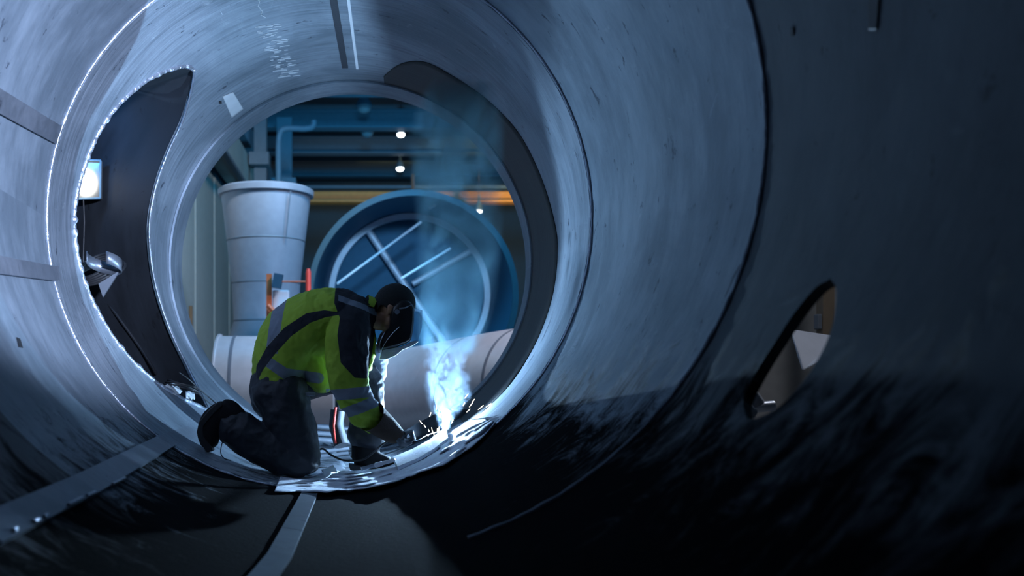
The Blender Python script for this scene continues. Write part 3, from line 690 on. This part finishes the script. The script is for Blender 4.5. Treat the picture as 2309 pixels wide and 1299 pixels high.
# turnbuckle clamp
r = empty('toggle_clamp', hp(850, 1055), 'small steel toggle clamp lying left of the bright bar', 'clamp')
q0, q1 = hp(815, 1058, .05), hp(880, 1040, .06); d_ = (q1-q0); R_ = d_.to_track_quat('X', 'Z').to_matrix()
bevel(MB().box(q0.lerp(q1, .25), (.085, .012, .022), R_).build('handle', M['bars'], r, smooth=False), .003)
bevel(MB().box(q0.lerp(q1, .8), (.10, .012, .020), R_).build('arm', M['bright'], r, smooth=False), .003)
for k in (.52, .60, .68): MB().tube([q0.lerp(q1, k)-Vector((0, .014, 0)), q0.lerp(q1, k)+Vector((0, .014, 0))], .013, 16).build('pivot', M['bright'], r)
MB().ell(q0.lerp(q1, .97)+Vector((.02, 0, .006)), (.016, .016, .012)).build('screw', M['bright'], r)
# dark curved screen behind the weld
sil = [(918, 968), (950, 950), (990, 930), (1030, 921), (1060, 925), (1090, 938), (1112, 950)]
vs, fs = [], []
cs = catmull(sil, 6)
for i, (x, y) in enumerate(cs):
    t = i/(len(cs)-1); Y = 5.95+.10*math.sin(t*PI)
    base = P(x, 1010-60*t, Y); vs += [base, P(x, y, Y+.03)]
for i in range(len(cs)-1): fs.append((2*i, 2*i+2, 2*i+3, 2*i+1))
me = bpy.data.meshes.new('dark_screen'); me.from_pydata([tuple(v) for v in vs], [], fs); o = link('dark_screen', me, M['dark'])
s_ = o.modifiers.new('t', 'SOLIDIFY'); s_.thickness = .006; tag(o, 'low dark curved spatter screen standing behind the weld', 'screen')
# sparks
rng = random.Random(11)
SP = [((1048, 898), (1056, 888)), ((1064, 908), (1070, 900)), ((1052, 930), (1060, 922)), ((1078, 924), (1090, 914)), ((1096, 918), (1108, 910)), ((1058, 918), (1066, 908)), ((984, 914), (984, 924)), ((946, 948), (952, 956)), ((956, 958), (960, 964)),
      ((973, 964), (976, 976)), ((986, 966), (986, 974)), ((990, 962), (989, 972)), ((966, 968), (968, 974)), ((1028, 972), (1034, 969)), ((1044, 916), (1048, 908)), ((968, 940), (972, 930)), ((979, 984), (978, 974)), ((1018, 955), (1022, 946)), ((962, 980), (966, 984))]
for a_, b_ in SP:
    p0, p1 = P(*a_, AY-.05), P(*b_, AY-.05); m_ = MB(); m_.tube([p0, p0.lerp(p1, .3), p0.lerp(p1, .8), p1], [.0010, .0020, .0026, .0014], 6)
    tag(m_.build('spark', M['spark']), 'glowing droplet of metal flying from the weld', 'spark', 'sparks around the weld')

# ------------------------------------------------------------------ the welder
K = 4.95/F
PERSON = empty('person', P(690, 1080, 4.95), 'kneeling person in a yellow-green hi-vis jacket and black welding mask, bent over the weld', 'person')
def blob(mb, secs, k=22):
    """secs: (px, py, Y, in-plane radius px, lateral radius m)"""
    pts = [P(a, b_, c) for a, b_, c, d, e in secs]; rr = [d*c/F for a, b_, c, d, e in secs]; ll = [e for a, b_, c, d, e in secs]
    cm = catmull([(*p, r_, l_) for p, r_, l_ in zip(pts, rr, ll)], 5)
    pts = [Vector(q[:3]) for q in cm]; rr = [max(.004, q[3]) for q in cm]; ll = [max(.004, q[4]) for q in cm]
    for e_, s_ in ((0, -1), (-1, 1)):          # rounded ends
        p = pts[e_]; t = (pts[1]-pts[0]).normalized() if e_ == 0 else (pts[-1]-pts[-2]).normalized(); r_, l_ = rr[e_], ll[e_]; m0 = min(r_, l_)
        ext = [(p+t*s_*m0*math.sin(a)*.8, r_*math.cos(a), l_*math.cos(a)) for a in (.5, 1.0, 1.4)]
        if e_ == 0: pts = [q[0] for q in ext[::-1]]+pts; rr = [q[1] for q in ext[::-1]]+rr; ll = [q[2] for q in ext[::-1]]+ll
        else: pts += [q[0] for q in ext]; rr += [q[1] for q in ext]; ll += [q[2] for q in ext]
    mb.tube(pts, rr, k, lat=ll)
RY, LY = 4.74, 5.13      # near (right) and far (left) shoulder depth
# body: one continuous skin surface under the clothes
m_ = MB()
blob(m_, [(625, 865, 4.95, 46, .15), (650, 790, 4.95, 50, .14), (700, 735, 4.95, 52, .15), (760, 714, 4.95, 40, .15), (800, 712, 4.95, 28, .09), (835, 718, 4.95, 25, .058), (862, 722, 4.95, 24, .055)])
HC = P(884, 702, 4.95); FD = Vector((math.cos(math.radians(-38)), 0, math.sin(math.radians(-38)))); UD = Vector((-FD.z, 0, FD.x))
HR_ = Matrix((FD, Vector((0, 1, 0)), UD)).transposed()
def hd(f, y, u): return HC+FD*f+Vector((0, y, 0))+UD*u
m_.ell(hd(-.005, 0, .035), (.102, .078, .105), HR_, 28)
m_.ell(hd(.035, 0, -.035), (.070, .062, .085), HR_, 24); m_.ell(hd(.062, 0, -.092), (.032, .034, .026), HR_, 16)
m_.tube([hd(.092, 0, .028), hd(.108, 0, -.005), hd(.118, 0, -.024)], [.009, .012, .014], 10); m_.ell(hd(.098, 0, -.052), (.016, .028, .009), HR_, 12); m_.ell(hd(.094, 0, -.066), (.014, .024, .008), HR_, 12)
for s_ in (-1, 1):
    m_.ell(hd(.078, .032*s_, .032), (.020, .026, .010), HR_, 12)
    m_.ell(hd(-.012, .080*s_, -.008), (.020, .010, .032), HR_, 14)
    m_.ell(hd(-.018, .088*s_, .006), (.024, .008, .018), HR_, 12)
blob(m_, [(782, 710, RY+.06, 24, .05), (784, 790, RY, 22, .05), (792, 865, RY-.02, 19, .042), (822, 920, 4.78, 17, .036), (855, 955, 4.86, 14, .026), (880, 975, 4.90, 15, .022)])
blob(m_, [(785, 712, LY-.03, 28, .06), (815, 790, LY+.05, 22, .05), (838, 855, LY+.06, 18, .04), (850, 815, LY+.0, 16, .034), (858, 785, 5.08, 14, .026), (864, 768, 5.07, 14, .022)])
blob(m_, [(625, 880, 4.86, 40, .09), (652, 950, 4.85, 36, .075), (676, 1026, 4.84, 24, .055), (640, 1022, 4.84, 22, .050), (560, 985, 4.84, 22, .05), (508, 945, 4.84, 16, .036), (480, 985, 4.84, 14, .036)])
blob(m_, [(628, 875, 5.05, 40, .09), (740, 852, 5.08, 34, .075), (826, 850, 5.10, 25, .058), (828, 930, 5.12, 22, .05), (826, 1010, 5.12, 16, .036), (850, 1040, 5.11, 14, .036)])
me = remeshed(m_, 'body', .0065, 3); body = link('body', me, M['skin'], PERSON, sharp=None)
for s_ in (-1, 1): MB().ell(hd(.086, .032*s_, .022), (.009, .011, .009), HR_, 12).build('eye', M['white'], PERSON)

# attributes that mark fabric panels
def pxz(v): return CX+v.x/K, CY-v.z/K
def poly_sd(poly, x, y):
    d = 1e9; ins = False; n_ = len(poly)
    for i in range(n_):
        x1, y1 = poly[i]; x2, y2 = poly[(i+1) % n_]
        if (y1 > y) != (y2 > y) and x < (x2-x1)*(y-y1)/(y2-y1)+x1: ins = not ins
        t = max(0, min(1, ((x-x1)*(x2-x1)+(y-y1)*(y2-y1))/max(1e-9, (x2-x1)**2+(y2-y1)**2)))
        d = min(d, math.hypot(x-x1-t*(x2-x1), y-y1-t*(y2-y1)))
    return d if ins else -d
def line_sd(pts, x, y):
    best = -1e9
    for (x1, y1, w1), (x2, y2, w2) in zip(pts, pts[1:]):
        t = max(0, min(1, ((x-x1)*(x2-x1)+(y-y1)*(y2-y1))/max(1e-9, (x2-x1)**2+(y2-y1)**2)))
        best = max(best, w1+(w2-w1)*t-math.hypot(x-x1-t*(x2-x1), y-y1-t*(y2-y1)))
    return best
def panels(me, table):
    for name, fn in table.items():
        at = me.attributes.new(name, 'FLOAT', 'POINT')
        at.data.foreach_set('value', [fn(*pxz(v.co), v.co)*K for v in me.vertices])
def folds(v, amp, f1=9, f2=22, ax=Vector((.8, 0, .6))):
    s_ = v+ax*(.04*noise.noise(v*6)); a = noise.noise(Vector((s_.x*f1, s_.y*f1*.8, s_.z*f1))); b_ = noise.noise(s_*f2)
    return amp*((.5-abs(a)*1.6)+.35*(.5-abs(b_)*1.5))

# jacket torso
m_ = MB()
blob(m_, [(628, 856, 4.95, 58, .185), (640, 808, 4.95, 68, .205), (668, 758, 4.95, 75, .215), (715, 722, 4.95, 68, .225), (765, 705, 4.95, 52, .235), (800, 708, 4.95, 42, .16), (826, 712, 4.95, 34, .09)])
blob(m_, [(700, 770, 4.97, 50, .19), (760, 750, 4.97, 55, .18), (800, 745, 4.98, 40, .13), (822, 770, 5.0, 22, .09), (826, 830, 5.0, 12, .07)])
blob(m_, [(690, 800, 4.99, 45, .18), (716, 838, 5.0, 36, .17), (728, 868, 5.0, 22, .16)])
blob(m_, [(790, 706, 4.86, 38, .10), (786, 735, RY+.02, 46, .085), (782, 800, RY, 46, .078), (788, 866, RY-.02, 42, .070), (812, 918, 4.77, 35, .060), (838, 950, 4.82, 28, .048), (844, 957, 4.83, 25, .044)])
blob(m_, [(792, 706, 5.04, 38, .10), (800, 750, LY+.02, 38, .08), (826, 815, LY+.06, 30, .065), (842, 850, LY+.07, 24, .058), (850, 820, LY+.02, 22, .05), (856, 795, 5.09, 20, .042)])
me = remeshed(m_, 'jacket', .0062, 5)
displace(me, lambda v: .004+folds(v, .0125, 8, 22)+.0035*noise.noise(v*38)+(.006*math.sin(v.z*95+v.x*30) if pxz(v)[1] > 895 and v.y < 4.95 and pxz(v)[0] > 770 else 0))
navy = [(758, 640), (812, 640), (850, 660), (850, 720), (838, 800), (826, 852), (800, 850), (770, 818), (763, 760), (768, 722), (756, 690)]
stripe = [(765, 713, 3), (735, 713, 8), (700, 722, 11), (655, 752, 12), (618, 792, 12), (592, 830, 9), (580, 862, 4)]
sb = lambda x, y: ((x-780)*.35+(y-870)*.94)
def jn(x, y, v): 
    a = poly_sd(navy, x, y); c = line_sd(stripe, x, y) if v.y < 4.9 and v.y < 9 else -9
    e = min(850-x, 676-y+(x-800)*.5, x-815) if False else -9
    return max(a, c, e)
def jg(x, y, v):
    back = min(x-(y*-.0+612)-(y-745)*-.10, 640-x-(y-745)*.12, 800-y)-0 if y < 800 else -9
    tb = line_sd([(606, 812, 11), (650, 842, 12), (720, 852, 12)], x, y) if v.y < 5.2 else -9
    tb2 = line_sd([(648, 772, 9), (700, 792, 10), (760, 800, 10)], x, y) if v.y < 5.2 else -9
    s1 = -9; s2 = -9
    if v.y < 4.93 and x > 735:
        s1 = min(12-abs((y-884)+(x-790)*.10), x-735); s2 = min(13-abs((y-915)+(x-810)*.38), x-750)
    sh = min(7-abs((y-690)-(x-800)*.35), x-764) if x > 764 else -9
    if v.y > 4.99 and x > 826 and y > 730: return 9
    r_ = max(back, s1, s2, sh, tb)
    return r_ if (x > 735 and y > 855) or x > 764 else min(r_, -line_sd(stripe, x, y) if v.y < 4.9 else 99)
panels(me, {'navy': jn, 'grey': jg})
# shoulder reflex band lies over navy
link('jacket', me, M['jacket'], PERSON, sharp=None)
# collar
m_ = MB(); cpt = P(832, 705, 4.95); axc = (P(870, 722, 4.95)-P(820, 705, 4.95)).normalized(); R_ = axc.to_track_quat('Z', 'Y').to_matrix()
vs, fs = [], []; k_ = 40
for i in range(k_+1):
    q = -2.75+5.5*i/k_
    for (r_, z) in ((.092, -.035), (.090, .0), (.086, .028), (.079, .028), (.082, -.03)):
        vs.append(cpt+R_ @ Vector((r_*1.12*math.cos(q), r_*math.sin(q), z+.012*math.cos(q))))
for i in range(k_):
    for j in range(5): a = i*5+j; b_ = i*5+(j+1) % 5; fs.append((a, b_, b_+5, a+5))
fs += [(4, 3, 2, 1, 0), tuple(k_*5+j for j in range(5))]
me = bpy.data.meshes.new('collar'); me.from_pydata([tuple(v) for v in vs], [], fs)
bm = bmesh.new(); bm.from_mesh(me); bmesh.ops.recalc_face_normals(bm, faces=bm.faces); bm.to_mesh(me); bm.free()
panels(me, {'navy': lambda x, y, v: max(7-abs(x-826+(y-690)*-.10), 664-y, y-760), 'grey': lambda x, y, v: -9})
link('collar', me, M['jacket'], PERSON, sharp=50)

# trousers
m_ = MB()
blob(m_, [(622, 905, 4.95, 52, .17), (624, 880, 4.95, 58, .18), (632, 840, 4.95, 52, .18)])
blob(m_, [(628, 880, 4.86, 62, .115), (645, 930, 4.85, 56, .108), (664, 985, 4.85, 50, .098), (680, 1030, 4.84, 43, .09), (684, 1044, 4.84, 36, .085)])
blob(m_, [(680, 1042, 4.84, 36, .085), (640, 1026, 4.84, 44, .082), (590, 1002, 4.84, 44, .080), (545, 975, 4.84, 42, .076), (520, 958, 4.84, 38, .070)])
blob(m_, [(630, 870, 5.05, 55, .11), (700, 856, 5.07, 40, .10), (770, 848, 5.09, 36, .09), (828, 850, 5.11, 32, .08)])
blob(m_, [(830, 852, 5.11, 31, .08), (832, 900, 5.12, 32, .078), (828, 950, 5.12, 38, .078), (828, 988, 5.12, 43, .08)])
me = remeshed(m_, 'trousers', .0068, 4)
displace(me, lambda v: .004+.003*noise.noise(v*34)+folds(v, .015, 7, 17, Vector((.3, 0, 1))))
link('trousers', me, M['trouser'], PERSON, sharp=None)
bevel(MB().box(P(690, 888, 4.83), (.10, .03, .022), Matrix.Rotation(.05, 3, 'Y')).build('belt_clip', M['bars'], PERSON, smooth=False), .004)

# boots
m_ = MB()   # near boot, toe on the ground
blob(m_, [(535, 962, 4.84, 36, .055), (508, 930, 4.84, 34, .052), (500, 925, 4.84, 22, .045)])
blob(m_, [(500, 928, 4.84, 26, .045), (484, 950, 4.84, 32, .048), (472, 975, 4.84, 28, .050), (472, 996, 4.84, 22, .048)])
b1 = link('boot', remeshed(m_, 'boot', .006, 3), M['boot'], PERSON, sharp=None)
m_ = MB(); sole = [(492, 905), (470, 925), (448, 952), (443, 975), (452, 1000), (466, 1020), (480, 1018), (474, 1004), (460, 985), (458, 962), (478, 938), (502, 914)]
m_.slab([P(x, y, 4.79) for x, y in sole], Vector((0, .10, 0))); bevel(m_.build('sole', M['black'], b1, smooth=False), .006, 3)
o = MB().tube([Vector(q) for q in catmull([tuple(P(x, y, 4.79)) for x, y in ((508, 984), (500, 1002), (498, 1022), (506, 1034), (520, 1038))], 5)], .0028, 8).build('lace', M['black'], b1)
m_ = MB()   # far boot, flat on the ground
blob(m_, [(826, 985, 5.12, 34, .055), (824, 1015, 5.12, 32, .052), (822, 1035, 5.12, 30, .05)])
blob(m_, [(812, 1036, 5.12, 24, .045), (840, 1040, 5.11, 24, .050), (868, 1044, 5.10, 18, .050), (878, 1047, 5.10, 14, .045)])
b2 = link('boot', remeshed(m_, 'boot', .006, 3), M['boot'], PERSON, sharp=None)
m_ = MB(); sole = [(786, 1048), (790, 1061), (840, 1064), (890, 1062), (893, 1050), (840, 1053)]
m_.slab([P(x, y, 5.06) for x, y in sole], Vector((0, .10, 0))); bevel(m_.build('sole', M['black'], b2, smooth=False), .005, 2)

# right glove: brown leather gauntlet cuff, five grey fingers closed on the filler rod
GL = empty('x', (0, 0, 0), 'x', 'x'); bpy.data.objects.remove(GL)
m_ = MB()
cA, cB = P(838, 940, 4.80), P(893, 982, 4.92); dirg = (cB-cA).normalized(); Rg = dirg.to_track_quat('Z', 'Y').to_matrix(); Lg = (cB-cA).length
m_.lathe([(.086, -.002), (.080, .02), (.072, Lg*.45), (.060, Lg*.8), (.050, Lg), (.046, Lg), (.056, Lg*.8), (.068, Lg*.45), (.077, .02), (.082, 0)], cA, Rg, 40, closed=True)
me = m_.mesh('gauntlet_cuff'); displace(me, lambda v: .005*noise.noise(v*16))
def glove(name, wrist, palm, knuckles, tips, thumb, rad):
    m_ = MB(); m_.tube([wrist, wrist.lerp(palm, .5), palm], [rad*2.2, rad*2.5, rad*2.4], 16, lat=[rad*1.9, rad*2.6, rad*3.0])
    m_.ell(palm, (rad*2.7, rad*3.3, rad*2.1), k=16)
    for (k0, k1, k2, k3) in zip(*[iter(knuckles)]*4) if False else knuckles:
        m_.tube([k0, k1, k2, k3], [rad*1.05, rad*1.0, rad*.95, rad*.8], 12); m_.ell(k3, (rad*.82,)*3, k=10); m_.ell(k1, (rad*1.03,)*3, k=10); m_.ell(k2, (rad*.98,)*3, k=10)
    m_.tube(thumb, [rad*1.3, rad*1.2, rad*1.05, rad*.85], 12); m_.ell(thumb[-1], (rad*.87,)*3, k=10)
    me = remeshed(m_, name, .0028, 2); displace(me, lambda v: .0016*noise.noise(v*60)); return me
w0 = P(884, 972, 4.90); pm = P(906, 981, 4.94); fg = []
for i, (dy, ln) in enumerate(((-.036, .85), (-.012, 1.0), (.013, .95), (.037, .78))):
    b0 = P(912, 976, 4.94)+Vector((0, dy, 0)); k1 = P(912+17*ln, 972+3*i*.5, 4.95)+Vector((0, dy, 0)); k2 = P(915+19*ln, 989, 4.96)+Vector((0, dy*.9, 0)); k3 = P(910+6*ln, 1002-2*i, 4.95)+Vector((0, dy*.85, 0)); fg.append((b0, k1, k2, k3))
th = [P(894, 986, 4.88), P(903, 1000, 4.87), P(916, 1003, 4.89), P(926, 999, 4.91)]
g1 = link('right_glove', glove('right_glove', w0, pm, fg, None, th, .0115), M['glove'], PERSON, sharp=None); g1['label'] = 'grey work glove closed on the filler rod'; g1.name = 'glove'
link('gauntlet_cuff', me, M['gauntlet'], g1, sharp=60)
# left glove: raised to the lower edge of the mask
w0 = P(857, 800, 5.07); pm = P(862, 782, 5.06); fg = []
for i, (dx, ln) in enumerate(((-8, .8), (-2, 1.0), (4, .95), (10, .8))):
    b0 = P(860+dx*.7, 776, 5.06); k1 = P(864+dx, 776-15*ln, 5.065); k2 = P(868+dx, 772-22*ln, 5.05); k3 = P(872+dx, 772-28*ln, 5.03); fg.append((b0, k1, k2, k3))
th = [P(868, 784, 5.04), P(878, 776, 5.02), P(884, 767, 5.01), P(888, 760, 5.01)]
g2 = link('glove', glove('glove', w0, pm, fg, None, th, .0105), M['glove'], PERSON, sharp=None)

# cap and mask
m_ = MB(); m_.ell(hd(-.012, 0, .040), (.112, .088, .114), HR_, 30)
m_.ell(hd(-.045, 0, .0), (.075, .080, .09), HR_, 24)
me = remeshed(m_, 'cap', .006, 3)
bm = bmesh.new(); bm.from_mesh(me)
bm2 = [v for v in bm.verts if (v.co-HC).dot(UD) < -.012 and (v.co-HC).dot(FD) > -.065 or (v.co-HC).dot(UD) < -.07]
bmesh.ops.delete(bm, geom=bm2, context='VERTS'); bm.to_mesh(me); bm.free()
o = link('cap', me, M['hair'], PERSON, sharp=None); s_ = o.modifiers.new('t', 'SOLIDIFY'); s_.thickness = .005; s_.offset = 1
MASK = [(886, 690), (905, 678), (920, 680), (930, 692), (932, 708), (930, 742), (924, 768), (905, 779), (880, 786), (858, 789), (857, 772), (866, 750), (876, 738), (878, 712)]
def visor(name, outline, slices, material, parent, cx, cy):
    m_ = MB(); n_ = len(outline); vs = []; fs = []
    for (dy, s_) in slices:
        for (x, y) in outline: vs.append(P(cx+(x-cx)*s_, cy+(y-cy)*s_, 4.95)+Vector((0, dy, 0)))
    for i in range(len(slices)-1):
        for j in range(n_): a = i*n_+j; b_ = i*n_+(j+1) % n_; fs.append((a, b_, b_+n_, a+n_))
    fs += [tuple(reversed(range(n_))), tuple((len(slices)-1)*n_+j for j in range(n_))]
    return MB().add(vs, fs).build(name, material, parent, sharp=35)
o = visor('welding_mask', [q for q in catmull(MASK, 4, True)], ((-.118, .80), (-.112, .90), (-.095, .97), (-.06, 1), (.06, 1), (.095, .97), (.112, .90), (.118, .80)), M['mask'], PERSON, 905, 730)
MASKO = o
wr = lambda name, pts, r_, mt: MB().tube([P(x, y, 4.95)+Vector((0, dy, 0)) for x, y, dy in pts], r_, 8).build(name, mt, MASKO)
wr('edge_trim', [(898, 739, -.121), (886, 750, -.121), (874, 764, -.121), (866, 776, -.119), (860, 787, -.112)], .0016, M['bright'])
MB().lathe([(.001, 0), (.008, 0), (.008, .004), (.014, .004), (.014, .010), (.001, .010)], P(893, 706, 4.95)+Vector((0, -.120, 0)), Matrix.Rotation(PI/2, 3, 'X'), 24).build('pivot_knob', M['bars'], MASKO)
m_ = MB(); q = [P(x, y, 4.95) for x, y in ((926, 697), (950, 701), (949, 740), (940, 771), (924, 769), (928, 740))]
m_.slab([v+Vector((0, -.085, 0)) for v in q], Vector((0, .17, 0))); bevel(m_.build('clear_visor', M['visor'], MASKO, smooth=False), .004)
wr('head_band', [(918, 683, -.10), (926, 690, -.11), (912, 697, -.12), (898, 699, -.12)], .004, M['bars'])
# pale leather bib under the mask
m_ = MB(); q = [P(x, y, 4.95) for x, y in ((862, 789), (905, 781), (934, 768), (943, 771), (930, 780), (906, 790), (890, 803), (870, 811), (855, 812))]
m_.slab([v+Vector((0, -.08, 0)) for v in q], Vector((0, .16, 0))); bevel(m_.build('throat_guard', M['blanket'], MASKO, smooth=False), .004)

# rod and cable held by the glove
rodp = [P(912, 990, 4.95), P(934, 994, 4.97), P(950, 989, 5.04), P(958, 984, 5.20), P(975, 977, 5.40), P(998, 971, 5.58)]
tag(MB().tube([Vector(q) for q in catmull([tuple(p) for p in rodp], 6)], .0022, 8).build('filler_rod', M['bright']), 'thin bright filler rod from the gloved hand to the weld', 'rod')
cb = [(700, 1028, 5.02), (726, 1012, 5.0), (745, 1025, 5.0), (775, 1038, 5.0), (815, 1038, 5.0), (840, 1022, 4.97), (860, 1004, 4.95), (880, 992, 4.93)]
tag(MB().tube([Vector(q) for q in catmull([tuple(P(*p)) for p in cb], 6)], .0055, 10).build('torch_cable', M['black']), 'black torch cable looping from behind the knee up to the glove', 'cable')
r = tag(MB().tube([P(762, 925, 5.45), P(758, 960, 5.45), P(770, 1005, 5.40)], .045, 16, lat=[.05, .05, .05]).build('gas_bottle', M['dark']), 'dark upright cylinder just behind the planted leg', 'bottle')
tag(MB().tube([P(757, 918, 5.40), P(752, 960, 5.40), P(757, 1000, 5.36)], .008, 8).build('red_hose', M['red']), 'red hose down the side of the dark cylinder behind the leg', 'hose')

# ------------------------------------------------------------------ smoke
def smoke(name, secs, dens, scale, label, seed, thr=(.42, .70), col=(.30, .60, 1.0)):
    """column of smoke: secs = (px, py, Y, half width px); noise-filled volume"""
    m, n, l, b = mat(name+'_volume'); n.remove(b); m.cycles.volume_step_rate = .35 if scale > 10 else 1.0; out = n['Material Output']
    pv = n.new('ShaderNodeVolumePrincipled'); pv.inputs['Color'].default_value = (*col, 1); pv.inputs['Anisotropy'].default_value = .0
    geo = n.new('ShaderNodeTexCoord'); mp = n.new('ShaderNodeMapping'); mp.inputs['Location'].default_value = (seed, seed*.7, 0); mp.inputs['Scale'].default_value = (1, 1, .62)
    l.new(geo.outputs['Object'], mp.inputs[0]); nz = n.new('ShaderNodeTexNoise'); nz.inputs['Scale'].default_value = scale; nz.inputs['Detail'].default_value = 4; nz.inputs['Roughness'].default_value = .6; nz.inputs['Distortion'].default_value = .9
    l.new(mp.outputs[0], nz.inputs['Vector']); d = ramp(n, l, nz.outputs['Fac'], *thr)
    # radial falloff about the centre line, fitted piecewise in height
    sx = n.new('ShaderNodeSeparateXYZ'); l.new(geo.outputs['Object'], sx.inputs[0])
    ps = [P(a, b_, c) for a, b_, c, q in secs]; z0, z1 = ps[0].z, ps[-1].z
    tz = n.new('ShaderNodeMapRange'); tz.inputs['From Min'].default_value = z0; tz.inputs['From Max'].default_value = z1; l.new(sx.outputs['Z'], tz.inputs['Value'])
    def curve(vals, lo, hi):
        c = n.new('ShaderNodeFloatCurve'); cv = c.mapping.curves[0]
        for i, (p, v) in enumerate(zip(ps, vals)):
            x = (p.z-z0)/(z1-z0); y = (v-lo)/(hi-lo)
            if i == 0: cv.points[0].location = (x, y)
            elif i == len(ps)-1: cv.points[-1].location = (x, y)
            else: cv.points.new(x, y)
        c.mapping.update(); l.new(tz.outputs[0], c.inputs['Value'])
        r_ = n.new('ShaderNodeMapRange'); r_.inputs['To Min'].default_value = lo; r_.inputs['To Max'].default_value = hi; l.new(c.outputs[0], r_.inputs['Value']); return r_.outputs[0]
    X = curve([p.x for p in ps], -1, 2); Yc = curve([p.y for p in ps], 4, 8); Wd = curve([q*c/F for a, b_, c, q in secs], 0, 1)
    dx = mth(n, l, 'DIVIDE', mth(n, l, 'SUBTRACT', sx.outputs['X'], X), Wd); dy = mth(n, l, 'DIVIDE', mth(n, l, 'SUBTRACT', sx.outputs['Y'], Yc), Wd)
    rr = mth(n, l, 'ADD', mth(n, l, 'MULTIPLY', dx, dx), mth(n, l, 'MULTIPLY', dy, dy))
    f = mth(n, l, 'SUBTRACT', 1.0, ramp(n, l, rr, .25, 1.0))
    D_ = curve([dv for dv in dens], 0, 40)
    l.new(mth(n, l, 'MULTIPLY', mth(n, l, 'MULTIPLY', d, f), D_), pv.inputs['Density'])
    l.new(pv.outputs[0], out.inputs['Volume'])
    m_ = MB(); m_.tube(ps, [q*c/F*1.05 for a, b_, c, q in secs], 20)
    o = m_.build(name, m); tag(o, label, 'smoke', kind='stuff'); return o
smoke('smoke_wisp', [(1003, 974, 5.40, 9), (1004, 935, 5.33, 32), (1012, 895, 5.27, 56), (1008, 860, 5.22, 58), (1005, 815, 5.16, 56), (1008, 760, 5.10, 64)], [.25, .75, 1.8, 3, 3.2, 2], 27, 'dense curling white-blue smoke rising straight from the weld', 3, (.505, .565), (.60, .80, 1.0))
smoke('smoke_plume', [(1012, 790, 5.22, 70), (1022, 700, 5.15, 96), (1032, 600, 5.0, 100), (1035, 480, 4.76, 106), (1030, 370, 4.48, 112), (1030, 270, 4.28, 112), (1045, 175, 4.18, 76)], [1.4, 2.0, 3.2, 5.5, 8, 8, 4], 5.5, 'wide blue smoke plume drifting up to the roof of the tube', 9, (.36, .60), (.36, .78, 1.0))
